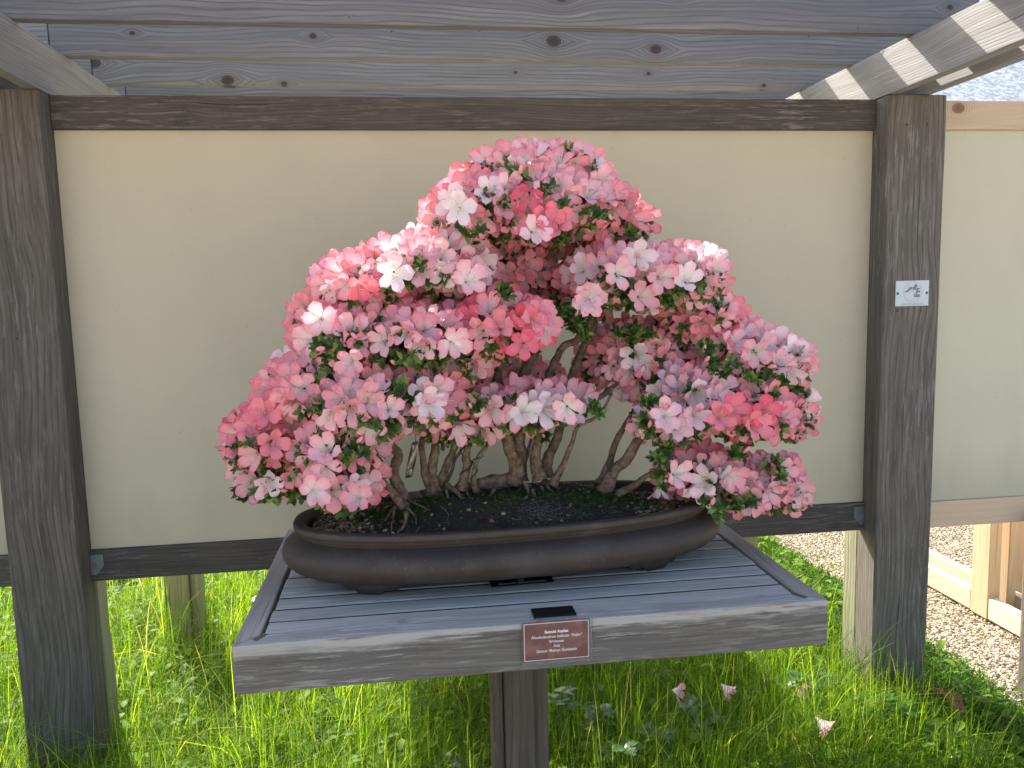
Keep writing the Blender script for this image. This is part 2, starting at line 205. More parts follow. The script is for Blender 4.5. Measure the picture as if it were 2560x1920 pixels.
# ------------------------------------------------------------------ node helpers
class NT:
    def __init__(self, name):
        self.m = bpy.data.materials.new(name)
        self.m.use_nodes = True
        self.t = self.m.node_tree
        self.b = self.t.nodes["Principled BSDF"]
        self.out = self.t.nodes["Material Output"]
    def n(self, typ, **kw):
        nd = self.t.nodes.new(typ)
        for k, v in kw.items():
            setattr(nd, k, v)
        return nd
    def l(self, a, b):
        self.t.links.new(a, b)
    def put(self, sock, v):
        if isinstance(v, (int, float, tuple, list)):
            sock.default_value = v
        else:
            self.l(v, sock)
    def math(self, op, a, b=None, c=None, clamp=False):
        nd = self.n("ShaderNodeMath", operation=op); nd.use_clamp = clamp
        self.put(nd.inputs[0], a)
        if b is not None: self.put(nd.inputs[1], b)
        if c is not None: self.put(nd.inputs[2], c)
        return nd.outputs[0]
    def vmath(self, op, a, b):
        nd = self.n("ShaderNodeVectorMath", operation=op)
        self.put(nd.inputs[0], a); self.put(nd.inputs[1], b)
        return nd.outputs[0]
    def noise(self, vec, scale, detail=4, rough=0.55, dist=0.0):
        nd = self.n("ShaderNodeTexNoise")
        if vec is not None: self.l(vec, nd.inputs["Vector"])
        nd.inputs["Scale"].default_value = scale
        nd.inputs["Detail"].default_value = detail
        nd.inputs["Roughness"].default_value = rough
        nd.inputs["Distortion"].default_value = dist
        return nd.outputs["Fac"]
    def ramp(self, fac, stops, interp='LINEAR'):
        nd = self.n("ShaderNodeValToRGB")
        nd.color_ramp.interpolation = interp
        el = nd.color_ramp.elements
        while len(el) < len(stops): el.new(0.5)
        for e, (p, c) in zip(el, stops):
            e.position = p
            e.color = (c, c, c, 1) if isinstance(c, (int, float)) else (*c, 1)
        self.l(fac, nd.inputs[0])
        return nd.outputs[0]
    def mix(self, fac, a, b, blend='MIX'):
        nd = self.n("ShaderNodeMix", data_type='RGBA', blend_type=blend)
        self.put(nd.inputs[0], fac)
        for s, v in ((nd.inputs[6], a), (nd.inputs[7], b)):
            if isinstance(v, tuple): s.default_value = (*v[:3], 1)
            else: self.l(v, s)
        return nd.outputs[2]
    def bump(self, h, strength=0.4, dist=0.002, normal=None):
        nd = self.n("ShaderNodeBump")
        nd.inputs["Strength"].default_value = strength
        nd.inputs["Distance"].default_value = dist
        self.l(h, nd.inputs["Height"])
        if normal is not None: self.l(normal, nd.inputs["Normal"])
        return nd.outputs[0]
    def coords(self, rand=True, scale=(1, 1, 1)):
        tc = self.n("ShaderNodeTexCoord")
        v = tc.outputs["Object"]
        if rand:
            oi = self.n("ShaderNodeObjectInfo")
            cx = self.n("ShaderNodeCombineXYZ")
            r = oi.outputs["Random"]
            self.l(self.math('MULTIPLY', r, 37.0), cx.inputs[0])
            self.l(self.math('MULTIPLY', r, 91.0), cx.inputs[1])
            self.l(self.math('MULTIPLY', r, 53.0), cx.inputs[2])
            v = self.vmath('ADD', v, cx.outputs[0])
        return v

def wood(name, axis, dark, light, knot=(0.045, 0.04, 0.04), ring=95.0, weather=0.6, tint=None, knots=0.8, lines=0.55, rough=0.85, streak=1.0, spec=0.12, knot_scale=(1.9, 6.0), bumpd=0.0016, stain=None, rim=None):
    N = NT(name)
    v = N.coords()
    sp = N.n("ShaderNodeSeparateXYZ"); N.l(v, sp.inputs[0])
    al = sp.outputs[{'x': 0, 'y': 1, 'z': 2}[axis]]
    ac = [sp.outputs[i] for i in range(3) if i != {'x': 0, 'y': 1, 'z': 2}[axis]]
    across = N.math('ADD', N.math('MULTIPLY', ac[0], 0.62), N.math('MULTIPLY', ac[1], 1.0))
    # knots: 2D cells along/across
    cv = N.n("ShaderNodeCombineXYZ")
    N.l(N.math('MULTIPLY', al, knot_scale[0]), cv.inputs[0]); N.l(N.math('MULTIPLY', across, knot_scale[1]), cv.inputs[1])
    vor = N.n("ShaderNodeTexVoronoi"); vor.voronoi_dimensions = '2D'
    N.l(cv.outputs[0], vor.inputs["Vector"]); vor.inputs["Scale"].default_value = 1.0; vor.inputs["Randomness"].default_value = 0.95
    vs = N.n("ShaderNodeSeparateXYZ"); N.l(vor.outputs["Position"], vs.inputs[0])
    dx = N.math('DIVIDE', N.math('SUBTRACT', N.math('MULTIPLY', al, knot_scale[0]), vs.outputs[0]), knot_scale[0])
    dy = N.math('DIVIDE', N.math('SUBTRACT', N.math('MULTIPLY', across, knot_scale[1]), vs.outputs[1]), knot_scale[1])
    d2 = N.math('ADD', N.math('POWER', N.math('MULTIPLY', N.math('ABSOLUTE', dx), 0.75), 2.0), N.math('POWER', N.math('ABSOLUTE', dy), 2.0))
    kc = N.n("ShaderNodeSeparateColor"); N.l(vor.outputs["Color"], kc.inputs[0])
    ksz = N.math('POWER', N.math('MULTIPLY_ADD', kc.outputs[0], 1.3, 0.45), -2.0)
    ksz = N.math('MULTIPLY', ksz, N.math('MULTIPLY_ADD', N.math('LESS_THAN', kc.outputs[1], 0.40), 60.0, 1.0))
    d2 = N.math('MULTIPLY', d2, ksz)
    fall = N.math('EXPONENT', N.math('MULTIPLY', d2, -1.0 / (0.030 ** 2)))
    # grain field
    low = N.n("ShaderNodeCombineXYZ")
    N.l(N.math('MULTIPLY', al, 1.3), low.inputs[0]); N.l(N.math('MULTIPLY', across, 5.0), low.inputs[1])
    ln = N.noise(low.outputs[0], 1.0, 2, 0.5)
    sgn = N.math('SIGN', dy)
    field = N.math('ADD', across, N.math('MULTIPLY', ln, 0.085))
    field = N.math('ADD', field, N.math('MULTIPLY', N.math('MULTIPLY', fall, sgn), -0.045 * knots))
    fine = N.n("ShaderNodeCombineXYZ")
    N.l(N.math('MULTIPLY', al, 6.0), fine.inputs[0]); N.l(N.math('MULTIPLY', field, 240.0), fine.inputs[1])
    fn = N.noise(fine.outputs[0], 1.0, 5, 0.65)
    med = N.n("ShaderNodeCombineXYZ")
    N.l(N.math('MULTIPLY', al, 2.2), med.inputs[0]); N.l(N.math('MULTIPLY', field, 55.0), med.inputs[1])
    mn = N.noise(med.outputs[0], 1.0, 4, 0.6)
    wob = N.noise(low.outputs[0], 6.0, 2, 0.5)
    ph = N.math('ADD', N.math('MULTIPLY', field, ring * 6.28), N.math('MULTIPLY', wob, 3.5))
    rg = N.math('POWER', N.math('MULTIPLY_ADD', N.math('SINE', ph), 0.5, 0.5), 5.0)
    rg = N.math('MULTIPLY', rg, N.ramp(mn, [(0.35, 0.15), (0.65, 1.0)]))
    patch = N.noise(v, 3.0, 5, 0.6)
    t = N.math('ADD', N.math('MULTIPLY', N.ramp(fn, [(0.25, 0.0), (0.75, 1.0)]), 0.45 * streak), N.math('MULTIPLY', N.ramp(mn, [(0.3, 0.0), (0.7, 1.0)]), 0.55))
    t = N.math('SUBTRACT', t, N.math('MULTIPLY', rg, lines), clamp=True)
    col = N.mix(t, dark, light)
    if tint is not None:
        col = N.mix(N.ramp(patch, [(0.38, 0.0), (0.66, weather)]), col, tint)
    # mottled weathering
    sv = N.n("ShaderNodeCombineXYZ")
    N.l(N.math('MULTIPLY', al, 9.0), sv.inputs[0]); N.l(N.math('MULTIPLY', ac[0], 110.0), sv.inputs[1]); N.l(N.math('MULTIPLY', ac[1], 110.0), sv.inputs[2])
    sn = N.noise(sv.outputs[0], 1.0, 6, 0.7)
    if stain is not None:
        col = N.mix(N.math('MULTIPLY', N.ramp(sn, [(0.53, 0.0), (0.60, 1.0)]), N.ramp(patch, [(0.42, 0.0), (0.60, 0.85)])), col, stain)
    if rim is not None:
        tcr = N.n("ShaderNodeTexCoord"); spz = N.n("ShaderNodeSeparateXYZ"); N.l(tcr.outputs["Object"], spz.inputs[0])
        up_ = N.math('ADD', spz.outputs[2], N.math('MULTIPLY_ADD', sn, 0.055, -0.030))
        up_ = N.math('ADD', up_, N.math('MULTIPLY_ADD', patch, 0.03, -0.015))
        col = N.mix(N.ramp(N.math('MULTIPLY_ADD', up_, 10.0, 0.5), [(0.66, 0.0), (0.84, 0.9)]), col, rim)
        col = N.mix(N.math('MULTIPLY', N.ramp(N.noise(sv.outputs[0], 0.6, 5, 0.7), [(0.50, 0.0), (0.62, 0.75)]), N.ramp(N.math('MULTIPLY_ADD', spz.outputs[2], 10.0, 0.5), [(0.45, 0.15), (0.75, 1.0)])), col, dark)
    ck = N.n("ShaderNodeCombineXYZ")
    N.l(N.math('MULTIPLY', al, 1.6), ck.inputs[0]); N.l(N.math('MULTIPLY', field, 130.0), ck.inputs[1])
    cn = N.noise(ck.outputs[0], 1.0, 2, 0.4)
    crack = N.ramp(cn, [(0.69, 0.0), (0.73, 1.0)])
    if lines > 0.32:
        col = N.mix(N.math('MULTIPLY', crack, 0.75), col, tuple(c * 0.35 for c in dark))
    if knots > 0:
        core = N.ramp(N.math('MULTIPLY', d2, 1000.0), [(0.0, 1.0), (0.06, 0.9), (0.14, 0.0)])
        ringk = N.math('MULTIPLY', N.math('EXPONENT', N.math('MULTIPLY', d2, -1.0 / (0.020 ** 2))), N.math('POWER', N.math('MULTIPLY_ADD', N.math('SINE', N.math('MULTIPLY', N.math('SQRT', d2), 1500.0)), 0.5, 0.5), 2.0))
        col = N.mix(N.math('MULTIPLY', ringk, knots * 0.7), col, knot)
        col = N.mix(N.math('MULTIPLY', core, min(1.0, knots)), col, knot)
    oi = N.n("ShaderNodeObjectInfo")
    hv = N.n("ShaderNodeHueSaturation"); N.l(col, hv.inputs["Color"])
    N.l(N.math('MULTIPLY_ADD', N.math('FRACT', N.math('MULTIPLY', oi.outputs["Random"], 5.7)), 0.42, 0.79), hv.inputs["Value"])
    col = hv.outputs[0]
    N.l(col, N.b.inputs["Base Color"])
    N.b.inputs["Roughness"].default_value = rough
    N.b.inputs["Specular IOR Level"].default_value = spec
    h = N.math('SUBTRACT', N.math('MULTIPLY', fn, 0.9), N.math('MULTIPLY', rg, 0.6))
    h = N.math('ADD', h, N.math('MULTIPLY', sn, 0.5))
    N.l(N.bump(h, 0.55, bumpd), N.b.inputs["Normal"])
    return N.m

G_D, G_L = (0.085, 0.092, 0.115), (0.235, 0.25, 0.295)
M = {}
# roof boards (blue-grey, knots), rafters, posts, rails
M['slat'] = wood("weathered_roof_board", 'x', (0.105, 0.11, 0.12), (0.31, 0.307, 0.312), knot=(0.07, 0.055, 0.05), tint=(0.185, 0.185, 0.195), weather=0.5, ring=75, lines=0.6, knots=1.0, knot_scale=(2.3, 4.5))
M['rafter'] = wood("weathered_rafter", 'y', (0.17, 0.17, 0.17), (0.42, 0.415, 0.405), knot=(0.10, 0.08, 0.07), tint=(0.24, 0.24, 0.235), weather=0.5, ring=110, lines=0.5, knots=0.6)
M['post'] = wood("weathered_post", 'z', (0.055, 0.048, 0.040), (0.235, 0.208, 0.178), knot=(0.02, 0.018, 0.018), tint=(0.105, 0.094, 0.078), weather=0.6, ring=85, lines=0.5, knots=0.9, streak=1.4, knot_scale=(1.0, 4.0), stain=(0.23, 0.215, 0.20))
M['rear_post'] = wood("mossy_post", 'z', (0.12, 0.12, 0.075), (0.36, 0.35, 0.245), knot=(0.05, 0.04, 0.03), tint=(0.20, 0.21, 0.11), weather=0.7, ring=60, lines=0.2, knots=0.2, bumpd=0.005)
M['rail'] = wood("dark_weathered_rail", 'x', (0.058, 0.052, 0.046), (0.165, 0.149, 0.132), knot=(0.02, 0.02, 0.025), tint=(0.055, 0.049, 0.047), weather=0.6, ring=100, lines=0.4, knots=0.25, stain=(0.22, 0.205, 0.185))
M['table'] = wood("silvery_table_slat", 'x', (0.25, 0.24, 0.225), (0.58, 0.56, 0.53), knot=(0.06, 0.055, 0.055), tint=(0.35, 0.335, 0.315), weather=0.6, ring=100, lines=0.35, knots=0.25, stain=(0.56, 0.56, 0.55))
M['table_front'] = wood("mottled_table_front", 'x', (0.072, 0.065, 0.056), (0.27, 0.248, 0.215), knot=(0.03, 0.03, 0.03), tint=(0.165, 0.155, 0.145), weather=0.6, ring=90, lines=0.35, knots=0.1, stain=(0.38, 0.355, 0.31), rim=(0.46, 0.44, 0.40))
M['table_side'] = wood("grey_table_side", 'y', (0.24, 0.22, 0.20), (0.56, 0.52, 0.47), knot=(0.04, 0.035, 0.03), tint=(0.40, 0.37, 0.33), weather=0.5, ring=100, lines=0.35, knots=0.1)
M['pedestal'] = wood("brown_grey_pedestal", 'z', (0.060, 0.049, 0.038), (0.22, 0.18, 0.145), knot=(0.04, 0.03, 0.02), tint=(0.11, 0.105, 0.07), weather=0.6, ring=110, lines=0.3, knots=0.2)
M['new_x'] = wood("fresh_pine_rail", 'x', (0.52, 0.38, 0.255), (0.66, 0.52, 0.375), knot=(0.20, 0.10, 0.05), ring=45, lines=0.3, knots=0.9, streak=0.5, rough=0.6, bumpd=0.0004)
M['new_y'] = wood("fresh_pine_foot", 'y', (0.46, 0.38, 0.29), (0.60, 0.53, 0.43), knot=(0.22, 0.12, 0.06), ring=45, lines=0.3, knots=0.9, streak=0.5, rough=0.6, bumpd=0.0004)
M['new_z'] = wood("fresh_pine_leg", 'z', (0.42, 0.32, 0.21), (0.56, 0.45, 0.32), knot=(0.22, 0.10, 0.04), tint=(0.50, 0.28, 0.12), weather=0.4, ring=45, lines=0.35, knots=0.9, streak=0.5, rough=0.6, bumpd=0.0004)

def panel_mat(name, c1, c2):
    N = NT(name)
    v = N.coords(rand=False)
    a = N.noise(v, 1.1, 3, 0.5); b = N.noise(v, 9.0, 6, 0.65)
    st = N.n("ShaderNodeMapping"); N.l(v, st.inputs[0]); st.inputs["Scale"].default_value = (4.5, 1, 0.8)
    dr = N.noise(st.outputs[0], 1.0, 4, 0.6)
    col = N.mix(N.ramp(a, [(0.3, 0.0), (0.7, 1.0)]), c1, c2)
    col = N.mix(N.math('MULTIPLY', N.ramp(dr, [(0.5, 0.0), (0.8, 1.0)]), 0.16), col, (0.42, 0.40, 0.33))
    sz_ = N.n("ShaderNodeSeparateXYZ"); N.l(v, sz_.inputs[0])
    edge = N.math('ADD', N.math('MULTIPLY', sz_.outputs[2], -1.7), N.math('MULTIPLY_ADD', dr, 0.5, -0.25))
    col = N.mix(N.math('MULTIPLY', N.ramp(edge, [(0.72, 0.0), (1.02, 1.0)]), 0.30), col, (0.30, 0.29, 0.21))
    mt = N.noise(v, 3.2, 6, 0.7)
    col = N.mix(N.math('MULTIPLY', N.ramp(mt, [(0.45, 0.0), (0.72, 1.0)]), 0.12), col, (0.36, 0.33, 0.25))
    sp = N.noise(v, 60.0, 3, 0.5)
    col = N.mix(N.math('MULTIPLY', N.ramp(sp, [(0.70, 0.0), (0.76, 1.0)]), 0.25), col, (0.30, 0.28, 0.22))
    N.l(col, N.b.inputs["Base Color"])
    N.b.inputs["Roughness"].default_value = 0.55
    N.b.inputs["Specular IOR Level"].default_value = 0.25
    fi = N.noise(v, 320.0, 3, 0.6)
    N.l(N.bump(N.math('ADD', N.math('MULTIPLY', b, 1.0), N.math('MULTIPLY', fi, 0.3)), 0.12, 0.002), N.b.inputs["Normal"])
    return N.m
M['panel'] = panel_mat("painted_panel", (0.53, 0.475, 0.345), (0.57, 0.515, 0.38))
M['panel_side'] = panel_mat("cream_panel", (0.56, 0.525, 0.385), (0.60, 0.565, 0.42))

def simple(name, col, rough=0.6, spec=0.3, metal=0.0, bump=None, var=None):
    N = NT(name)
    if var:
        v = N.coords()
        f = N.noise(v, var[0], 5, 0.6)
        N.l(N.mix(N.ramp(f, [(0.3, 0.0), (0.7, 1.0)]), col, var[1]), N.b.inputs["Base Color"])
    else:
        N.b.inputs["Base Color"].default_value = (*col, 1)
    N.b.inputs["Roughness"].default_value = rough
    N.b.inputs["Specular IOR Level"].default_value = spec
    N.b.inputs["Metallic"].default_value = metal
    if bump:
        v = N.coords()
        N.l(N.bump(N.noise(v, bump[0], 4, 0.6), bump[1], bump[2]), N.b.inputs["Normal"])
    return N.m
M['bracket'] = simple("galvanised_bracket", (0.20, 0.24, 0.24), 0.5, 0.5, 0.4, var=(40, (0.12, 0.15, 0.15)))
M['screw'] = simple("dark_screw", (0.10, 0.095, 0.09), 0.35, 0.5, 0.8)
M['black'] = simple("black_plastic", (0.008, 0.008, 0.010), 0.45, 0.3)
M['card_black'] = simple("glossy_black_card", (0.006, 0.008, 0.016), 0.3, 0.35)
M['white_print'] = simple("white_print", (0.80, 0.77, 0.76), 0.6)
M['grey_print'] = simple("grey_print", (0.62, 0.64, 0.68), 0.6)
M['bark'] = simple("azalea_bark", (0.070, 0.045, 0.030), 0.9, 0.15, var=(70, (0.30, 0.22, 0.16)), bump=(130, 1.0, 0.006))
M['root'] = simple("azalea_root", (0.07, 0.045, 0.03), 0.9, 0.15, var=(70, (0.26, 0.19, 0.14)), bump=(130, 1.0, 0.005))
M['twig'] = simple("azalea_twig", (0.055, 0.035, 0.026), 0.9, 0.1)
M['wire'] = simple("black_training_wire", (0.012, 0.011, 0.012), 0.5, 0.4)

# ------------------------------------------------------------------ ground
def plane_grid(name, x0, x1, y0, y1, nx, ny, z, mat, fn=None):
    xs = np.linspace(x0, x1, nx); ys = np.linspace(y0, y1, ny)
    X, Y = np.meshgrid(xs, ys)
    Z = np.full_like(X, z)
    if fn is not None: Z = Z + fn(X, Y)
    V = np.stack([X.ravel(), Y.ravel(), Z.ravel()], 1)
    i = np.arange((ny - 1) * nx).reshape(ny - 1, nx)[:, :-1].ravel()
    F = np.stack([i, i + 1, i + nx + 1, i + nx], 1)
    return mesh_np(name, V, F, mat)

def gravel_mat():
    N = NT("path_gravel")
    v = N.coords(rand=False)
    vo = N.n("ShaderNodeTexVoronoi"); N.l(v, vo.inputs["Vector"]); vo.inputs["Scale"].default_value = 95
    c = N.n("ShaderNodeSeparateColor"); N.l(vo.outputs["Color"], c.inputs[0])
    col = N.ramp(c.outputs[0], [(0.0, (0.26, 0.22, 0.17)), (0.25, (0.42, 0.355, 0.27)), (0.6, (0.54, 0.465, 0.36)), (1.0, (0.68, 0.62, 0.52))])
    N.l(col, N.b.inputs["Base Color"]); N.b.inputs["Roughness"].default_value = 0.85
    N.l(N.bump(N.math('SUBTRACT', 1.0, vo.outputs["Distance"]), 0.8, 0.004), N.b.inputs["Normal"])
    return N.m
def soil_mat():
    N = NT("lawn_soil")
    v = N.coords(rand=False)
    f = N.noise(v, 14, 6, 0.7)
    col = N.ramp(f, [(0.3, (0.018, 0.026, 0.008)), (0.55, (0.035, 0.055, 0.013)), (0.75, (0.06, 0.05, 0.03))])
    N.l(col, N.b.inputs["Base Color"]); N.b.inputs["Roughness"].default_value = 1.0
    N.l(N.bump(f, 0.8, 0.02), N.b.inputs["Normal"])
    return N.m
M['gravel'] = gravel_mat(); M['soil_ground'] = soil_mat()
def path_edge(y):
    return 2.86 + 0.03 * np.sin(y * 3.1) + 0.02 * np.sin(y * 8.7 + 1)
tag(mesh_obj("ground", plane_grid("ground", -80, 80, -60, 100, 30, 30, GROUND - 0.02, M['gravel'])), "sheet of tan gravel reaching to the horizon", None, None, "structure")
tag(mesh_obj("lawn", plane_grid("lawn", -7, 2.9, -1.6, 6.0, 60, 60, GROUND, M['soil_ground'],
    lambda X, Y: 0.015 * np.sin(X * 2.3) * np.cos(Y * 1.9))), "dark soil bed under the long grass", None, None, "structure")

# ------------------------------------------------------------------ shelter
shelter = empty("display_shelter", (1.2, 0, GROUND), "weathered grey timber shelter with beige back panel and slatted roof behind the azalea", "pergola")
ZT = 1.2745
LW = 2.40
def two_posts(x0, x1, first):
    board("post", x0, x1, -0.07, -0.0015, GROUND - 0.05, ZT, M['post'], shelter, 0.006, 0.0012)
for x0, x1 in ((-0.19, 0.0), (LW, LW + 0.19)):
    board("post", x0, x1, -0.070, 0.038, GROUND - 0.05, ZT, M['post'], shelter, 0.006, 0.0012)
    board("rear_post", x0 + 0.004, x1 - 0.004, 0.0395, 0.128, GROUND - 0.05, ZT - 0.002, M['rear_post'], shelter, 0.008, 0.004)
board("top_rail", 0.001, LW - 0.001, -0.004, 0.034, 1.183, 1.274, M['rail'], shelter, 0.002)
board("bottom_rail", 0.001, LW - 0.001, -0.004, 0.034, -0.0925, -0.0005, M['rail'], shelter, 0.002)
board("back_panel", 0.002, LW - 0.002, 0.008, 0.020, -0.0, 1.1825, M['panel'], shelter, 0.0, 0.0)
for x in (-0.038, -0.143, LW, LW + 0.105):
    board("rafter", x, x + 0.038, -1.22, 1.30, ZT + 0.0015, ZT + 0.139, M['rafter'], shelter, 0.002, 0.0006)
for i in range(-3, 4):
    y = 0.142 + 0.325 * i
    # each row is two boards butted over the left rafter
    board("roof_slat", -0.0405, LW + 0.20, y, y + 0.038, ZT + 0.1405, ZT + 0.2795, M['slat'], shelter, 0.002, 0.0008)
    board("roof_slat", -2.6, -0.0435, y + rng.uniform(-.001, .001), y + 0.038, ZT + 0.1405, ZT + 0.2795, M['slat'], shelter, 0.002, 0.0008)
def bracket(x, s):
    bm = bmesh.new()
    pts = [(0, 0), (0.036 * 1, 0), (0.036, 0.034), (0.014, 0.060), (0, 0.060)]
    vs = [bm.verts.new((s * a, 0, b)) for a, b in pts]
    f = bm.faces.new(vs)
    r = bmesh.ops.extrude_face_region(bm, geom=[f])
    bmesh.ops.translate(bm, vec=(0, -0.002, 0), verts=[e for e in r['geom'] if isinstance(e, bmesh.types.BMVert)])
    bmesh.ops.recalc_face_normals(bm, faces=bm.faces)
    me = bpy.data.meshes.new("bracket"); bm.to_mesh(me); bm.free(); me.materials.append(M['bracket'])
    return me
# corner plates at the foot of the panel (flat tab on the rail, wing on the post)
o = mesh_obj("corner_bracket", bracket(0, 1), shelter, (0.001, -0.0045, -0.074)); o.rotation_euler = (math.pi, 0, 0); o.location.z += 0.06
o = mesh_obj("corner_bracket", bracket(0, -1), shelter, (LW - 0.001, -0.0045, -0.074)); o.rotation_euler = (math.pi, 0, 0); o.location.z += 0.06

def disc(name, r, h, mat, parent, loc, seg=12, hemi=True):
    """small round-headed screw facing -Y"""
    V = []; F = []
    rows = [(1.0, 0.0), (0.92, 0.45), (0.6, 0.85), (0.0, 1.0)]
    for a, b in rows[:-1]:
        for k in range(seg):
            t = 2 * math.pi * k / seg
            V.append((a * r * math.cos(t), -b * h, a * r * math.sin(t)))
    V.append((0, -h, 0)); c = len(V) - 1
    for i in range(2):
        for k in range(seg):
            F.append((i * seg + k, i * seg + (k + 1) % seg, (i + 1) * seg + (k + 1) % seg, (i + 1) * seg + k))
    for k in range(0, seg, 2):
        F.append((2 * seg + k, 2 * seg + (k + 1) % seg, 2 * seg + (k + 2) % seg, c))
    return mesh_obj(name, mesh_np(name, V, F, mat), parent, loc)
for x, z in ((LW + 0.062, 1.185), (LW + 0.128, 1.187), (LW + 0.050, 0.625), (LW + 0.128, 0.623)):
    disc("screw", 0.0042, 0.002, M['screw'], shelter, (x, -0.0712, z))

# next bays of the same wall
bay = empty("wall_bay", (3.8, 0, GROUND), "cream wall panel framed by pale new pine rails right of the grey post", "wall")
board("top_rail", LW + 0.192, 4.98, -0.004, 0.034, 1.184, 1.2715, M['new_x'], bay, 0.002)
board("bottom_rail", LW + 0.192, 4.98, -0.004, 0.034, -0.101, -0.0135, M['new_x'], bay, 0.002)
board("back_panel", LW + 0.193, 4.979, 0.008, 0.020, -0.013, 1.1835, M['panel_side'], bay, 0, 0)
bay2 = empty("wall_bay", (-1.4, 0, GROUND), "beige wall panel with dark rail left of the left post", "wall")
board("top_rail", -2.58, -0.192, -0.004, 0.034, 1.183, 1.274, M['rail'], bay2, 0.002)
board("bottom_rail", -2.58, -0.192, -0.004, 0.034, -0.0925, -0.0005, M['rail'], bay2, 0.002)
board("back_panel", -2.578, -0.193, 0.008, 0.020, 0.0, 1.1825, M['panel'], bay2, 0, 0)

# ------------------------------------------------------------------ table
TZ = 0.111; TX0, TX1, TY0, TY1 = 0.607, 1.725, -0.9995, -0.29
M['gap_shade'] = simple('black_gap_shade', (0.014, 0.014, 0.013), 1.0, 0.0)  # near-black colour standing in for the shade between the table slats
table = empty("bonsai_table", (1.166, -0.65, GROUND), "silvery slatted display table on a single timber pedestal under the azalea", "table")
def miter_board(name, x0, x1, y0, y1, z0, z1, mat, ends):
    """board with mitred ends. ends: per corner x/y shift handled by polygon list in plan"""
    bm = bmesh.new()
    cx, cy, cz = sum(p[0] for p in ends) / 4, sum(p[1] for p in ends) / 4, (z0 + z1) / 2
    vb = [bm.verts.new((p[0] - cx, p[1] - cy, z0 - cz)) for p in ends]
    vt = [bm.verts.new((p[0] - cx, p[1] - cy, z1 - cz)) for p in ends]
    bm.faces.new(vb[::-1]); bm.faces.new(vt)
    for i in range(4):
        j = (i + 1) % 4
        bm.faces.new((vb[i], vb[j], vt[j], vt[i]))
    bmesh.ops.recalc_face_normals(bm, faces=bm.faces)
    bmesh.ops.bevel(bm, geom=bm.edges[:], offset=0.0032, segments=2, affect='EDGES', profile=0.5)
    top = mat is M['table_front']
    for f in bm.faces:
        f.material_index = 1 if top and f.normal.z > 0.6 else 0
    me = bpy.data.meshes.new(name); bm.to_mesh(me); bm.free(); me.materials.append(mat); me.materials.append(M['table'])
    return mesh_obj(name, me, table, (cx, cy, cz))
W = 0.0425
TB = TZ - 0.0915
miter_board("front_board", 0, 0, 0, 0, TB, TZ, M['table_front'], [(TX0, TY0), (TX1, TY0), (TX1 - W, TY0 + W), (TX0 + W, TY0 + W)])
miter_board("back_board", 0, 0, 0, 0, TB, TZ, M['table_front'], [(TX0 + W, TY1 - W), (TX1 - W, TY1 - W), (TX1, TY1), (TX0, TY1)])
g = 0.0008

miter_board("side_board", 0, 0, 0, 0, TB, TZ, M['table_side'], [(TX0, TY0 + g), (TX0 + W - g, TY0 + W), (TX0 + W - g, TY1 - W), (TX0, TY1 - g)])
miter_board("side_board", 0, 0, 0, 0, TB, TZ, M['table_side'], [(TX1, TY0 + g), (TX1, TY1 - g), (TX1 - W + g, TY1 - W), (TX1 - W + g, TY0 + W)])
y = TY0 + W + 0.0045
while y + 0.052 < TY1 - W:
    board("slat", TX0 + W + 0.006 + rng.uniform(-.002, .002), TX1 - W - 0.006 + rng.uniform(-.002, .002), y, y + 0.0508, TZ - 0.025, TZ - 0.0012 + rng.uniform(-.0010, .0006), M['table'], table, 0.0026, 0.0007, 2)
    me = bpy.data.objects[COL.objects[-1].name].data; me.materials.append(M['gap_shade'])
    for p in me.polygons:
        if abs(p.normal.y) > 0.93: p.material_index = 1  # slat side faces painted near-black to imitate shade in the gaps
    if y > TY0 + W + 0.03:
        board("gap_shade_strip", TX0 + W + 0.012, TX1 - W - 0.012, y - 0.0083, y - 0.0003, TZ - 0.024, TZ - 0.0072, M['gap_shade'], table, 0, 0)  # dark strip added in each gap, painted shade between two slats
    y += 0.0594
for x in (TX0 + 0.16, 1.166, TX1 - 0.16):
    board("cross_bearer", x - 0.02, x + 0.02, TY0 + W, TY1 - W, TB + 0.005, TZ - 0.0265, M['table_side'], table)
# zig-zag joint plates on the front corners
for x, a in ((TX0 + 0.047, 0.3), (TX1 - 0.047, -0.3)):
    o = mesh_obj("corner_plate", box_mesh("corner_plate", 0.030, 0.011, 0.0012, simple("tarnished_plate", (0.13, 0.125, 0.11), 0.6, 0.4, 0.5), 0.0004, 1), table, (x - math.copysign(0.010, 1.166 - x) * 0.3, TY0 + 0.031, TZ + 0.0005))
    o.rotation_euler = (0, 0, math.copysign(0.75, x - 1.166) * -1 + a)
# pedestal: post with cheeks
PY = -0.65
board("pedestal_post", 1.124, 1.192, PY - 0.030, PY + 0.038, GROUND - 0.05, TB + 0.004, M['pedestal'], table, 0.004, 0.001)
board("pedestal_cheek", 1.0985, 1.1225, PY - 0.012, PY + 0.078, GROUND - 0.05, TB + 0.003, M['pedestal'], table, 0.004, 0.001)
board("pedestal_cheek", 1.1935, 1.230, PY + 0.005, PY + 0.08, GROUND - 0.05, TB + 0.003, M['pedestal'], table, 0.004, 0.001)

def copy_thing(src, loc, rz, label):
    r = src.copy(); COL.objects.link(r); r.location = loc; r.rotation_euler = (0, 0, rz); r["label"] = label
    for ch in list(src.children):
        c = ch.copy(); COL.objects.link(c); c.parent = r
    return r
table2 = copy_thing(table, (1.166, 0.68, GROUND), math.pi, "second slatted display table standing behind the wall, back to back with the azalea's table")
table["group"] = table2["group"] = "slatted display tables on single pedestals"

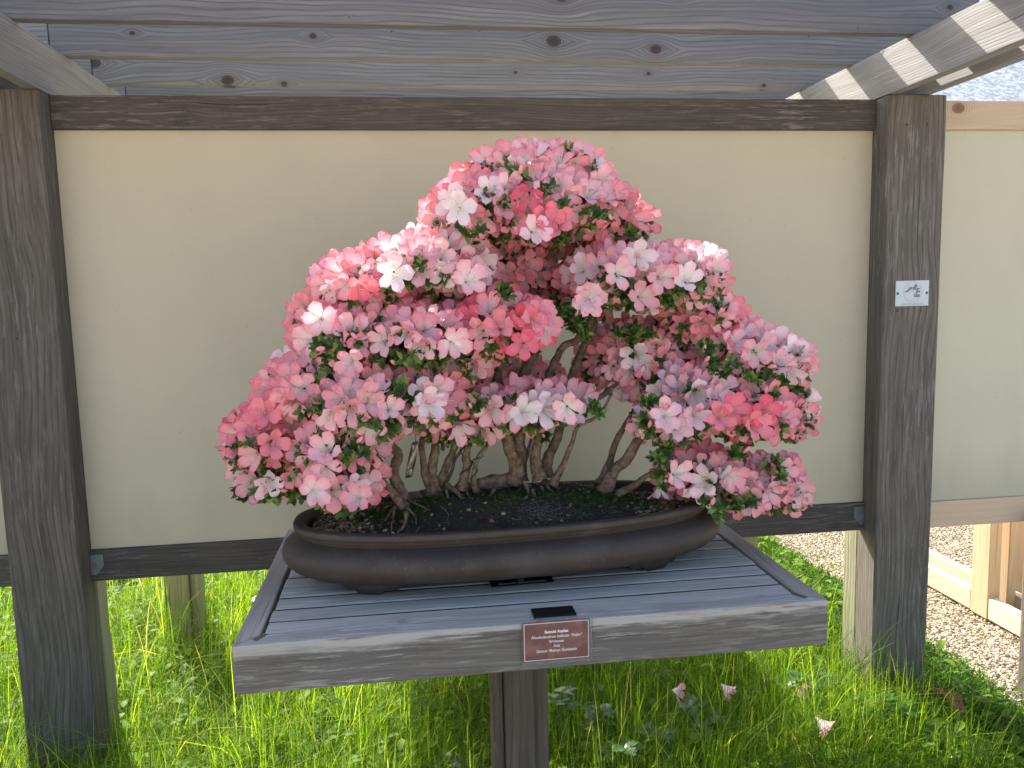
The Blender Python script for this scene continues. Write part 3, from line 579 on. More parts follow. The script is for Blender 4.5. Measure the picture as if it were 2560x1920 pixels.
# ------------------------------------------------------------------ text
def text_mesh(name, body, size, mat, parent, loc, shear=0.0, rot=(math.pi / 2, 0, 0), bold=0.0, align='CENTER'):
    cu = bpy.data.curves.new(name, 'FONT')
    cu.body = body; cu.size = size; cu.align_x = align; cu.align_y = 'CENTER'
    cu.shear = shear; cu.offset = bold; cu.extrude = 0.0001; cu.resolution_u = 3
    tmp = bpy.data.objects.new("tmp", cu); COL.objects.link(tmp)
    bpy.context.view_layer.update()
    me = bpy.data.meshes.new_from_object(tmp)
    bpy.data.objects.remove(tmp)
    me.materials.clear(); me.materials.append(mat)
    o = mesh_obj(name, me, parent, loc); o.rotation_euler = rot
    return o

# red-brown plant label on the table front
def label_mat():
    N = NT("maroon_label_card")
    v = N.coords()
    f = N.noise(v, 22, 3, 0.55, 0.6)
    f2 = N.noise(v, 60, 2, 0.5)
    col = N.mix(N.math('MULTIPLY', N.ramp(f, [(0.50, 0.0), (0.60, 1.0)]), 0.55), (0.135, 0.050, 0.048), (0.24, 0.115, 0.085))
    col = N.mix(N.math('MULTIPLY', N.ramp(f2, [(0.60, 0.0), (0.66, 1.0)]), 0.18), col, (0.27, 0.14, 0.11))
    N.l(col, N.b.inputs["Base Color"]); N.b.inputs["Roughness"].default_value = 0.35
    return N.m
YL = TY0 - 0.004
lab = empty("plant_label", (1.188, YL, 0.075), "maroon plant label with white lettering on the table's front board", "label")
N = NT("clear_acrylic"); N.b.inputs["Base Color"].default_value = (0.85, 0.88, 0.85, 1); N.b.inputs["Roughness"].default_value = 0.12
N.b.inputs["Transmission Weight"].default_value = 0.92; N.b.inputs["IOR"].default_value = 1.18; M['acrylic'] = N.m
board("acrylic_sleeve", 1.1225, 1.2560, YL - 0.0006, YL + 0.0025, 0.0305, 0.1165, M['acrylic'], lab, 0.0004, 0)
board("card", 1.1245, 1.2505, YL - 0.0026, YL - 0.0010, 0.0385, 0.1145, label_mat(), lab, 0.0003, 0)
CXL, yt = 1.1875, YL - 0.0029
def frame_lines(x0, x1, z0, z1, w, yy, mat, parent):
    bm = bmesh.new()
    for a, b, c, d in ((x0, x1, z0, z0 + w), (x0, x1, z1 - w, z1), (x0, x0 + w, z0 + w, z1 - w), (x1 - w, x1, z0 + w, z1 - w)):
        m = bmesh.ops.create_cube(bm, size=1.0)
        bmesh.ops.scale(bm, vec=(b - a, 0.0002, d - c), verts=m['verts'])
        bmesh.ops.translate(bm, vec=((a + b) / 2 - (x0 + x1) / 2, 0, (c + d) / 2 - (z0 + z1) / 2), verts=m['verts'])
    me = bpy.data.meshes.new("border_line"); bm.to_mesh(me); bm.free(); me.materials.append(mat)
    return mesh_obj("border_line", me, parent, ((x0 + x1) / 2, yy, (z0 + z1) / 2))
frame_lines(1.1268, 1.2482, 0.0407, 0.1123, 0.0009, yt, M['white_print'], lab)
for body_, zz, sz, sh, bo in (("Satsuki Azalea", 0.0945, 0.0078, 0, 0.00018), ("Rhododendron indicum \u201cSuijin\u201d", 0.0852, 0.0074, 0.25, 0),
                              ("Ericaceae", 0.0760, 0.0072, 0, 0), ("Asia", 0.0670, 0.0072, 0, 0), ("Donor: Melvyn Goldstein", 0.0580, 0.0074, 0, 0)):
    text_mesh("lettering", body_, sz, M['white_print'], lab, (CXL, yt, zz), sh, bold=bo + 0.00006)
board("holder_foot", 1.150, 1.2305, -0.984, -0.943, TZ + 0.0005, TZ + 0.005, M['black'], lab, 0.0005, 0)
board("holder_lip", 1.152, 1.2295, YL + 0.003, -0.9842, TZ + 0.0008, TZ + 0.0028, M['acrylic'], lab, 0.0004, 0)

card = empty("donor_card", (1.152, -0.83, TZ), "dark navy donor card lying on the slats, half under the pot", "card")
card.rotation_euler = (0, 0, 0.035)
me = box_mesh("card_base", 0.134, 0.11, 0.0016, M['card_black'], 0.0003, 1)
mesh_obj("card_base", me, card).location = (0.004, 0.080, 0.0012)
text_mesh("lettering", "Donor: Dr. Melvyn Goldstein", 0.0085, M['grey_print'], card, None, rot=(0, 0, 0)).location = (0.004, 0.0335, 0.0024)
text_mesh("lettering", "Asia", 0.0078, M['grey_print'], card, None, rot=(0, 0, 0)).location = (0.004, 0.0465, 0.0024)

# do-not-touch sign on right post
YS = -0.0735
sign = empty("notice_sign", (2.495, YS, 0.678), "small pale notice with faded emblem screwed to the right post", "sign")
sm = simple("white_sign_enamel", (0.62, 0.70, 0.70), 0.35, 0.4, var=(12, (0.55, 0.63, 0.65)))
board("sign_plate", 2.4395, 2.5505, YS, YS + 0.003, 0.6385, 0.717, sm, sign, 0.0012, 0)
pk = simple("faded_pink_print", (0.66, 0.50, 0.53), 0.5); gp = simple("faded_green_grey_print", (0.18, 0.24, 0.24), 0.5); tp = simple("faded_caption_print", (0.36, 0.47, 0.47), 0.5)
def flat_poly(name, polys, mat, parent, c, yy):
    bm = bmesh.new()
    for P in polys:
        vs = [bm.verts.new((x - 0, 0, z)) for x, z in P]
        f = bm.faces.new(vs)
        r = bmesh.ops.extrude_face_region(bm, geom=[f])
        bmesh.ops.translate(bm, vec=(0, -0.0002, 0), verts=[e for e in r['geom'] if isinstance(e, bmesh.types.BMVert)])
    bmesh.ops.recalc_face_normals(bm, faces=bm.faces)
    me = bpy.data.meshes.new(name); bm.to_mesh(me); bm.free(); me.materials.append(mat)
    return mesh_obj(name, me, parent, (c[0], yy, c[1]))
ringp = []
for k in range(32):
    a, b = 2 * math.pi * k / 32, 2 * math.pi * (k + 1) / 32
    ringp.append([(0.029 * math.cos(a), 0.029 * math.sin(a)), (0.0325 * math.cos(a), 0.0325 * math.sin(a)), (0.0325 * math.cos(b), 0.0325 * math.sin(b)), (0.029 * math.cos(b), 0.029 * math.sin(b))])
ringp.append([(-0.0215, 0.0175), (-0.0175, 0.0215), (0.0215, -0.0175), (0.0175, -0.0215)])
CE = (2.4965, 0.6835)
flat_poly("ring_emblem", ringp, pk, sign, CE, YS - 0.0002)
hand = [[(-0.025, -0.004), (-0.026, 0.001), (-0.018, 0.005), (-0.013, 0.011), (-0.006, 0.0145), (-0.001, 0.012), (-0.003, 0.008), (-0.009, 0.005), (-0.014, 0.0)]]
tree = [[(0.004, 0.0195), (0.009, 0.0235), (0.013, 0.0195), (0.018, 0.016), (0.011, 0.014), (0.004, 0.015)], [(0.0, 0.014), (0.009, 0.0148), (0.012, 0.011), (0.009, 0.005), (0.0, 0.004), (-0.001, 0.009)],
        [(0.012, 0.011), (0.021, 0.011), (0.024, 0.007), (0.012, 0.003)], [(0.010, 0.005), (0.026, 0.001), (0.022, -0.004), (0.010, -0.004)], [(0.010, -0.004), (0.015, -0.004), (0.015, -0.0085), (0.010, -0.0085)],
        [(0.003, -0.009), (0.024, -0.009), (0.022, -0.018), (0.005, -0.018)]]
flat_poly("hand_emblem", hand, gp, sign, CE, YS - 0.0006)
flat_poly("tree_emblem", tree, gp, sign, CE, YS - 0.0006)
text_mesh("lettering", "please do not touch", 0.0092, tp, sign, (2.4955, YS - 0.0006, 0.6452))
for x in (2.4465, 2.5435):
    disc("screw", 0.0042, 0.0022, M['screw'], sign, (x, YS - 0.0003, 0.678))

# ------------------------------------------------------------------ pot
PC = Vector((1.141, -0.666, 0.0)); PA, PB, PN, PROT = 0.460, 0.190, 2.45, math.radians(2.4)
def oval(off, z, seg=96, a=None, b=None):
    A = (a or PA) + off; B_ = (b or PB) + off
    out = []
    for k in range(seg):
        t = 2 * math.pi * k / seg
        c, s = math.cos(t), math.sin(t)
        # more samples near the ends
        x = A * math.copysign(abs(c) ** (2 / PN), c); yy = B_ * math.copysign(abs(s) ** (2 / PN), s)
        out.append((x * math.cos(PROT) - yy * math.sin(PROT), x * math.sin(PROT) + yy * math.cos(PROT), z))
    return out
def pot_mat():
    N = NT("unglazed_brown_clay")
    v = N.coords()
    f = N.noise(v, 5, 4, 0.6)
    mp = N.n("ShaderNodeMapping"); N.l(v, mp.inputs[0]); mp.inputs["Scale"].default_value = (3, 3, 90)
    s = N.noise(mp.outputs[0], 1.0, 4, 0.6)
    col = N.mix(N.ramp(f, [(0.3, 0.0), (0.7, 1.0)]), (0.040, 0.031, 0.026), (0.064, 0.052, 0.043))
    col = N.mix(N.math('MULTIPLY', N.ramp(s, [(0.4, 0.0), (0.7, 1.0)]), 0.35), col, (0.085, 0.072, 0.060))
    bl_ = N.noise(v, 9, 6, 0.7)
    col = N.mix(N.math('MULTIPLY', N.ramp(bl_, [(0.50, 0.0), (0.70, 1.0)]), 0.35), col, (0.13, 0.12, 0.105))
    sp = N.noise(v, 260, 2, 0.5)
    col = N.mix(N.math('MULTIPLY', N.ramp(sp, [(0.69, 0.0), (0.74, 1.0)]), 0.6), col, (0.26, 0.24, 0.20))
    N.l(col, N.b.inputs["Base Color"]); N.b.inputs["Roughness"].default_value = 0.62
    N.b.inputs["Specular IOR Level"].default_value = 0.3
    N.l(N.bump(N.math('ADD', N.noise(v, 180, 3, 0.6), s), 0.15, 0.001), N.b.inputs["Normal"])
    return N.m
M['pot'] = pot_mat()
pot = empty("bonsai_pot", (PC.x, PC.y, TZ), "long oval brown unglazed clay bonsai pot with scalloped feet on the table", "pot")
RIM = 0.246
prof = [(-0.10, 0.1305), (-0.052, 0.131), (-0.034, 0.133), (-0.013, 0.1395), (0.006, 0.1500), (0.019, 0.162), (0.0260, 0.1745), (0.0275, 0.186), (0.0235, 0.197), (0.013, 0.205), (0.000, 0.2105), (-0.012, 0.2145),
        (-0.0175, 0.2175), (-0.016, 0.2195), (-0.008, 0.2215), (-0.0050, 0.2245), (-0.0045, 0.2290), (-0.0035, 0.2300), (0.0, 0.2325), (0.0015, 0.2350), (0.0015, RIM - 0.004), (-0.0005, RIM - 0.001), (-0.005, RIM), (-0.020, RIM - 0.001), (-0.0245, RIM - 0.005), (-0.026, 0.225), (-0.028, 0.20)]
SEG = 120
V = []; F = []
for off, z in prof:
    V += oval(off, z - TZ, SEG)
for i in range(len(prof) - 1):
    for k in range(SEG):
        F.append((i * SEG + k, i * SEG + (k + 1) % SEG, (i + 1) * SEG + (k + 1) % SEG, (i + 1) * SEG + k))
body_me = mesh_np("pot_body", V, F, M['pot'])
mesh_obj("pot_body", body_me, pot).location = (0, 0, 0)
bm = bmesh.new()
vs = [bm.verts.new(p) for p in oval(-0.062, 0.0198, 64)]
bm.faces.new(vs); me = bpy.data.meshes.new("pot_floor"); bm.to_mesh(me); bm.free(); me.materials.append(M['pot'])
mesh_obj("pot_floor", me, pot)
# scalloped feet: curved aprons following the base oval
def foot(t0, t1, n=44):
    V = []; F = []
    for i in range(n + 1):
        u = i / n
        t = t0 + (t1 - t0) * u
        c, s = math.cos(t), math.sin(t)
        # scallop: deep in the middle, stepping up to each end
        e = abs(u - 0.5) * 2
        def sm(a, b, x): x = max(0, min(1, (x - a) / (b - a))); return x * x * (3 - 2 * x)
        drop = 1.0 - 0.45 * sm(0.26, 0.40, e) + 0.10 * math.exp(-((e - 0.55) / 0.09) ** 2) - 0.33 * sm(0.66, 0.78, e) - 0.24 * sm(0.86, 1.0, e)
        drop = max(0.0, min(1.0, drop))
        for off, zz in ((-0.036, 0.034), (-0.033, 0.026), (-0.036, 0.024 - 0.0235 * drop), (-0.050, 0.024 - 0.0235 * drop), (-0.060, 0.024)):
            A, B_ = PA + off, PB + off
            x = A * math.copysign(abs(c) ** (2 / PN), c); yy = B_ * math.copysign(abs(s) ** (2 / PN), s)
            V.append((x * math.cos(PROT) - yy * math.sin(PROT), x * math.sin(PROT) + yy * math.cos(PROT), zz))
    m = 5
    for i in range(n):
        for k in range(m - 1):
            F.append((i * m + k, (i + 1) * m + k, (i + 1) * m + k + 1, i * m + k + 1))
    return mesh_obj("pot_foot", mesh_np("pot_foot", V, F, M['pot']), pot)
D2R = math.radians
for a, b in ((211, 244), (296, 329), (31, 64), (116, 149)):
    o = foot(D2R(a), D2R(b)); o.location = (0, 0, 0)

# soil surface with mound
def soil_h(x, y):
    """height of soil above pot inside, world coordinates"""
    dx, dy = (x - PC.x) / (PA - 0.03), (y - PC.y) / (PB - 0.03)
    r = (abs(dx) ** PN + abs(dy) ** PN) ** (1 / PN)
    m = max(0.0, 1 - r)
    h = 0.226 + 0.050 * min(1, m * 1.8) * (0.35 + 0.65 * max(0, 1 - (abs(x - 1.12) / 0.36) ** 3))
    h += 0.006 * mnoise.noise(Vector((x * 18, y * 18, 1.0))) + 0.003 * mnoise.noise(Vector((x * 60, y * 60, 3.0)))
    return h
def soil_tex():
    N = NT("dark_potting_soil")
    v = N.coords(rand=False)
    f = N.noise(v, 130, 6, 0.75); g = N.noise(v, 16, 4, 0.6); gr = N.noise(v, 24, 3, 0.6, 0.4)
    col = N.ramp(f, [(0.35, (0.008, 0.007, 0.006)), (0.55, (0.022, 0.018, 0.014)), (0.68, (0.06, 0.05, 0.04)), (0.78, (0.16, 0.13, 0.10))])
    col = N.mix(N.ramp(gr, [(0.50, 0.0), (0.62, 0.8)]), col, (0.018, 0.034, 0.008))
    N.l(col, N.b.inputs["Base Color"]); N.b.inputs["Roughness"].default_value = 0.95
    N.l(N.bump(f, 1.0, 0.006), N.b.inputs["Normal"])
    return N.m
nr, ns = 26, 110
V = [(0, 0, soil_h(PC.x, PC.y) - TZ)]; F = []
for i in range(1, nr + 1):
    q = i / nr
    for k in range(ns):
        t = 2 * math.pi * k / ns
        c, s = math.cos(t), math.sin(t)
        x = (PA - 0.0255) * q * math.copysign(abs(c) ** (2 / PN), c); yy = (PB - 0.0255) * q * math.copysign(abs(s) ** (2 / PN), s)
        X, Y = x * math.cos(PROT) - yy * math.sin(PROT), x * math.sin(PROT) + yy * math.cos(PROT)
        V.append((X, Y, soil_h(PC.x + X, PC.y + Y) - TZ))
for k in range(0, ns, 2):
    F.append((0, 1 + k, 1 + (k + 1) % ns, 1 + (k + 2) % ns))
for i in range(nr - 1):
    for k in range(ns):
        a = 1 + i * ns
        F.append((a + k, a + ns + k, a + ns + (k + 1) % ns, a + (k + 1) % ns))
so = mesh_obj("potting_soil", mesh_np("potting_soil", V, F, soil_tex())); so.location = (PC.x, PC.y, TZ)
tag(so, "dark mossy soil filling the oval pot", "soil", None, "stuff")

def in_pot(x, y, k=1.0):
    dx, dy = (x - PC.x) / ((PA - 0.03) * k), (y - PC.y) / ((PB - 0.03) * k)
    return abs(dx) ** PN + abs(dy) ** PN < 1

def ico(sub=1):
    bm = bmesh.new(); bmesh.ops.create_icosphere(bm, subdivisions=sub, radius=1.0)
    V = np.array([v.co[:] for v in bm.verts]); F = np.array([[v.index for v in f.verts] for f in bm.faces]); bm.free()
    return V, F
ICO_V, ICO_F = ico(1)
def scatter_blobs(name, pts, sizes, mat, flat=(0.6, 0.85), base=None, tilt=0.5, seed=0):
    g = np.random.default_rng(seed)
    bV, bF = (ICO_V, ICO_F) if base is None else base
    n = len(pts); pts = np.asarray(pts); sizes = np.asarray(sizes)
    nv = len(bV)
    V = np.repeat(bV[None], n, 0) * (1 + g.uniform(-0.18, 0.18, (n, nv, 1)))
    sc = np.stack([np.ones(n), g.uniform(0.6, 1.0, n), g.uniform(*flat, n)], 1)
    V = V * sc[:, None, :]
    # random rotation
    a = g.uniform(0, 2 * math.pi, n); b = g.uniform(-tilt, tilt, n); c = g.uniform(-tilt, tilt, n)
    def rot(V, ang, i, j):
        ca, sa = np.cos(ang)[:, None], np.sin(ang)[:, None]
        x, y = V[:, :, i].copy(), V[:, :, j].copy()
        V[:, :, i] = x * ca - y * sa; V[:, :, j] = x * sa + y * ca
    rot(V, b, 1, 2); rot(V, c, 0, 2); rot(V, a, 0, 1)
    V = V * sizes[:, None, None] + pts[:, None, :]
    F = (bF[None] + (np.arange(n) * nv)[:, None, None]).reshape(-1, bF.shape[1])
    me = mesh_np(name, V.reshape(-1, 3), F, mat, smooth=False)
    return me

def rnd_island_mat(name, stops, rough=0.8, spec=0.3, trans=None, hue=None):
    """colour by Random Per Island: each pebble / leaf its own shade"""
    N = NT(name)
    ge = N.n("ShaderNodeNewGeometry")
    col = N.ramp(ge.outputs["Random Per Island"], stops)
    if hue is None:
        v = N.coords(rand=False)
        f = N.noise(v, 150, 3, 0.6)
        col = N.mix(N.math('MULTIPLY', f, 0.35), col, N.mix(1.0, col, (0.45, 0.42, 0.4), 'MULTIPLY'))
    N.l(col, N.b.inputs["Base Color"]); N.b.inputs["Roughness"].default_value = rough; N.b.inputs["Specular IOR Level"].default_value = spec
    if trans:
        tr = N.n("ShaderNodeBsdfTranslucent")
        tcol = N.mix(1.0, col, trans[1], 'MULTIPLY')
        N.l(tcol, tr.inputs[0])
        mx = N.n("ShaderNodeMixShader"); mx.inputs[0].default_value = trans[0]
        N.l(N.b.outputs[0], mx.inputs[1]); N.l(tr.outputs[0], mx.inputs[2]); N.l(mx.outputs[0], N.out.inputs[0])
    return N.m

# bark chips / pebbles at both ends of pot
pp = []; ss = []
for i in range(12000):
    x = rng.uniform(PC.x - PA, PC.x + PA); y = rng.uniform(PC.y - PB, PC.y + PB)
    if not in_pot(x, y, 0.985): continue
    e = abs(x - 1.137) / 0.44
    pr = max(0.03, (e - 0.55) * 3.2)
    if rng.random() > pr: continue
    s = rng.uniform(0.0020, 0.0060)
    pp.append((x, y, soil_h(x, y) + s * 0.35)); ss.append(s)
me = scatter_blobs("bark_chips", pp, ss, rnd_island_mat("bark_chip_mix", [(0.0, (0.03, 0.018, 0.010)), (0.3, (0.15, 0.075, 0.030)), (0.55, (0.28, 0.17, 0.08)), (0.8, (0.22, 0.18, 0.12)), (1.0, (0.48, 0.42, 0.32))]), (0.35, 0.7), seed=3)
tag(mesh_obj("bark_chips", me), "orange brown chips and pebbles at both ends of the pot", "gravel", None, "stuff")

# moss tufts
pv = []; pf = []
def tuft_field(cands, h0, h1, wid, gen, lean=0.5):
    """thin 1-quad blades"""
    V = np.zeros((len(cands), 4, 3)); c = np.asarray(cands)
    n = len(c)
    a = gen.uniform(0, 2 * math.pi, n); h = gen.uniform(h0, h1, n); w = wid * gen.uniform(0.6, 1.2, n)
    lx, ly = gen.normal(0, lean, n) * h, gen.normal(0, lean, n) * h
    d = np.stack([np.cos(a), np.sin(a), 0 * a], 1) * w[:, None]
    top = c + np.stack([lx, ly, h], 1)
    V[:, 0] = c - d; V[:, 1] = c + d; V[:, 2] = top + d * 0.3; V[:, 3] = top - d * 0.3
    F = np.arange(n * 4).reshape(n, 4)
    return V.reshape(-1, 3), F
cand = []
spots = [(0.90, -0.73, 0.055), (0.86, -0.70, 0.04), (1.42, -0.70, 0.06), (1.36, -0.68, 0.04), (1.07, -0.66, 0.05), (1.20, -0.70, 0.05), (0.97, -0.70, 0.03), (1.30, -0.74, 0.04), (1.13, -0.73, 0.03)]
for sx, sy, sr in spots:
    for i in range(int(900 * (sr / 0.05) ** 2)):
        x, y = rng.gauss(sx, sr * 0.6), rng.gauss(sy, sr * 0.45)
        if in_pot(x, y): cand.append((x, y, soil_h(x, y) - 0.001))
mv, mf = tuft_field(cand, 0.003, 0.010, 0.0011, nrg, 0.6)
tag(mesh_obj("moss", mesh_np("moss", mv, mf, rnd_island_mat("pot_moss", [(0.0, (0.012, 0.028, 0.005)), (0.6, (0.03, 0.06, 0.01)), (1.0, (0.07, 0.11, 0.02))], 0.9, hue=1), smooth=False)), "green moss tufts round the azalea roots", "moss", None, "stuff")
# pale dry litter
cand = []
for i in range(1500):
    if rng.random() < 0.55: x, y = rng.gauss(1.19, 0.04), rng.gauss(-0.775, 0.022)
    else: x, y = rng.uniform(0.78, 1.45), rng.uniform(-0.83, -0.70)
    if in_pot(x, y, .98): cand.append((x, y, soil_h(x, y) + 0.001))
lv, lf = tuft_field(cand, 0.001, 0.003, 0.0009, nrg, 4.0)
tag(mesh_obj("dry_litter", mesh_np("dry_litter", lv, lf, rnd_island_mat("dry_moss_litter", [(0.0, (0.10, 0.08, 0.07)), (1.0, (0.34, 0.29, 0.26))], 0.9, hue=1), smooth=False)), "pale dry strands lying on the soil near the pot's front rim", "litter", None, "stuff")

# ------------------------------------------------------------------ azalea
tree = empty("azalea_bonsai", (1.15, -0.65, 0.25), "multi-trunk azalea bonsai covered in pink blossoms, growing in the oval pot", "bonsai tree")
for i, (pts, r0, r1) in enumerate(TRUNKS):
    P = cat_spline(pts, 7)
    n = len(P) - 1
    base = i < 17
    R = []
    for j in range(len(P)):
        t = j / n
        r = r0 + (r1 * 0.55 - r0) * t ** 0.8 if base and i < 17 else r0 + (r1 - r0) * t
        if base: r += r0 * 0.45 * math.exp(-t * 14)
        R.append(r * 0.95)
    P2 = [p + mnoise.noise_vector(p * 22) * 0.0035 for p in P]
    nm = "trunk" if base and r0 > 0.0075 else ("surface_root" if 17 <= i < 20 else "branch")
    v, f = tube_geo(P2, R, 10, 0.22, i * 3.3)
    mesh_obj(nm, mesh_np(nm, [q - Vector(tree.location) for q in v], f, M['bark']), tree).location = (0, 0, 0)
for i, (pts, r) in enumerate(ROOTS):
    P = [Vector(p) for p in pts]
    Q = []
    for j, p in enumerate(P):
        if j > 0: p = Vector((p.x, p.y, min(p.z, soil_h(p.x, p.y) + r * (0.9 - 0.8 * j / len(P)) + 0.004)))
        Q.append(p)
    Q = cat_spline(Q, 5)
    Q = [p + mnoise.noise_vector(p * 60) * 0.002 for p in Q]
    v, f = tube_geo(Q, [r * 0.8 * (1.1 - 0.75 * j / len(Q)) for j in range(len(Q))], 7, 0.2, i)
    mesh_obj("root", mesh_np("root", [q - Vector(tree.location) for q in v], f, M['root']), tree).location = (0, 0, 0)
# training wire spiralling round thin trunks
def wire(ti, turns, r, u0, u1, rad=0.0013):
    P = cat_spline(TRUNKS[ti][0], 10)
    a0, a1 = int(u0 * (len(P) - 1)), int(u1 * (len(P) - 1))
    Q = []
    m = 90
    for i in range(m + 1):
        s = a0 + (a1 - a0) * i / m
        k = min(int(s), len(P) - 2); p = P[k].lerp(P[k + 1], s - k)
        t = (P[k + 1] - P[k]).normalized(); e1 = Vector((0, -1, 0)); e1 = (e1 - t * e1.dot(t)).normalized(); e2 = t.cross(e1)
        th = turns * 2 * math.pi * i / m
        Q.append(p + (e1 * math.cos(th) + e2 * math.sin(th)) * r)
    v, f = tube_geo(Q, [rad] * len(Q), 6)
    mesh_obj("training_wire", mesh_np("training_wire", [q - Vector(tree.location) for q in v], f, M['wire']), tree)
wire(6, 2.2, 0.0125, 0.0, 0.42); wire(7, 4.2, 0.0080, 0.02, 0.9, 0.0011)
# aluminium tag
tg = empty("hanging_tag", (0.937, -0.60, 0.38), "small crumpled silver tag hanging from a branch at the left trunks", "tag")
V = []; F = []
for i in range(9):
    u = i / 8
    for j in range(4):
        w = (j / 3 - 0.5)
        V.append((0.008 - 0.018 * u + w * (0.017 - 0.002 * math.cos(u * 5)), 0.003 * math.sin(u * 7 + j) - 0.002, 0.006 - 0.082 * u + 0.003 * w))
for i in range(8):
    for j in range(3):
        F.append((i * 4 + j, i * 4 + j + 1, i * 4 + j + 5, i * 4 + j + 4))
tm = mesh_np("tag_strip", V, F, simple("crumpled_aluminium", (0.50, 0.48, 0.42), 0.38, 0.5, 0.85, bump=(120, 0.7, 0.003)))
o = mesh_obj("tag_strip", tm, tg); sd = o.modifiers.new("s", 'SOLIDIFY'); sd.thickness = 0.0006
v, f = tube_geo([Vector((0.008, 0, 0.004)), Vector((0.010, 0.003, 0.03)), Vector((0.012, 0.0, 0.055))], [0.0006] * 3, 5)
mesh_obj("tag_wire", mesh_np("tag_wire", v, f, M['wire']), tg)

# ---- flower meshes
def petal_mat(name, base, edge, throat, blotch, bl_amt, streak=0.25, tr=0.25):
    N = NT(name)
    tc = N.n("ShaderNodeTexCoord"); oi = N.n("ShaderNodeObjectInfo")
    at = N.n("ShaderNodeAttribute"); at.attribute_name = "petal"   # x: distance from centre 0..1, y: across -1..1, z: petal number / 5
    sp = N.n("ShaderNodeSeparateXYZ"); N.l(at.outputs["Vector"], sp.inputs[0])
    r, a, pn = sp.outputs
    nz = N.noise(tc.outputs["Object"], 90, 4, 0.6)
    rr = N.math('ADD', r, N.math('MULTIPLY_ADD', nz, 0.35, -0.17))
    ea = N.math('ADD', rr, N.math('MULTIPLY', N.math('ABSOLUTE', a), 0.18))
    col = N.ramp(ea, [(0.0, throat), (0.34, throat), (0.64, base), (1.05 if False else 1.0, edge)])
    # veins
    vv = N.math('POWER', N.math('MULTIPLY_ADD', N.math('SINE', N.math('MULTIPLY', a, 16.0)), 0.5, 0.5), 4.0)
    col = N.mix(N.math('MULTIPLY', vv, streak * 0.5), col, edge)
    # blotch on the top petal
    top = N.math('LESS_THAN', pn, 0.1)
    bz = N.math('MULTIPLY', top, N.ramp(r, [(0.15, 0.0), (0.30, 1.0), (0.55, 0.8), (0.72, 0.0)]))
    bn = N.noise(tc.outputs["Object"], 420, 2, 0.5)
    col = N.mix(N.math('MULTIPLY', N.math('MULTIPLY', bz, N.ramp(bn, [(0.42, 0.0), (0.56, 1.0)])), bl_amt, clamp=True), col, blotch)
    # per flower variation
    hs = N.n("ShaderNodeHueSaturation")
    N.l(col, hs.inputs["Color"])
    N.l(N.math('MULTIPLY_ADD', oi.outputs["Random"], 0.28, 0.84), hs.inputs["Saturation"])
    rv = N.math('FRACT', N.math('MULTIPLY', oi.outputs["Random"], 7.31))
    N.l(N.math('MULTIPLY_ADD', rv, 0.14, 0.93), hs.inputs["Value"])
    N.l(N.math('MULTIPLY_ADD', rv, 0.016, 0.490), hs.inputs["Hue"])
    col = hs.outputs[0]
    N.l(col, N.b.inputs["Base Color"]); N.b.inputs["Roughness"].default_value = 0.55; N.b.inputs["Specular IOR Level"].default_value = 0.2
    h = N.math('ADD', N.math('MULTIPLY', vv, 0.5), N.noise(tc.outputs["Object"], 260, 3, 0.5))
    N.l(N.bump(h, 0.35, 0.0006), N.b.inputs["Normal"])
    tl = N.n("ShaderNodeBsdfTranslucent"); N.l(col, tl.inputs[0])
    mx = N.n("ShaderNodeMixShader"); mx.inputs[0].default_value = tr
    N.l(N.b.outputs[0], mx.inputs[1]); N.l(tl.outputs[0], mx.inputs[2]); N.l(mx.outputs[0], N.out.inputs[0])
    return N.m
BL = (0.62, 0.06, 0.20)
PM = {
 'white': petal_mat("white_petal", (0.94, 0.80, 0.82), (0.94, 0.68, 0.72), (0.92, 0.90, 0.83), BL, 0.12, 0.15),
 'pale': petal_mat("pale_pink_petal", (0.94, 0.61, 0.645), (0.94, 0.42, 0.47), (0.92, 0.85, 0.81), BL, 0.25),
 'pink': petal_mat("pink_petal", (0.94, 0.47, 0.51), (0.93, 0.315, 0.36), (0.91, 0.79, 0.75), BL, 0.2),
 'rose': petal_mat("deep_pink_petal", (0.93, 0.42, 0.465), (0.925, 0.29, 0.335), (0.90, 0.69, 0.66), BL, 0.25),
 'coral': petal_mat("coral_petal", (0.92, 0.285, 0.35), (0.91, 0.19, 0.25), (0.86, 0.40, 0.43), (0.66, 0.04, 0.18), 0.5),
 'blotch': petal_mat("blotched_petal", (0.94, 0.65, 0.69), (0.93, 0.50, 0.55), (0.91, 0.80, 0.77), (0.66, 0.04, 0.22), 1.0),
}
M['filament'] = simple("pale_filament", (0.80, 0.62, 0.60), 0.5)
M['anther'] = simple("dark_anther", (0.10, 0.035, 0.04), 0.6)
M['calyx'] = simple("green_calyx", (0.06, 0.11, 0.02), 0.7)

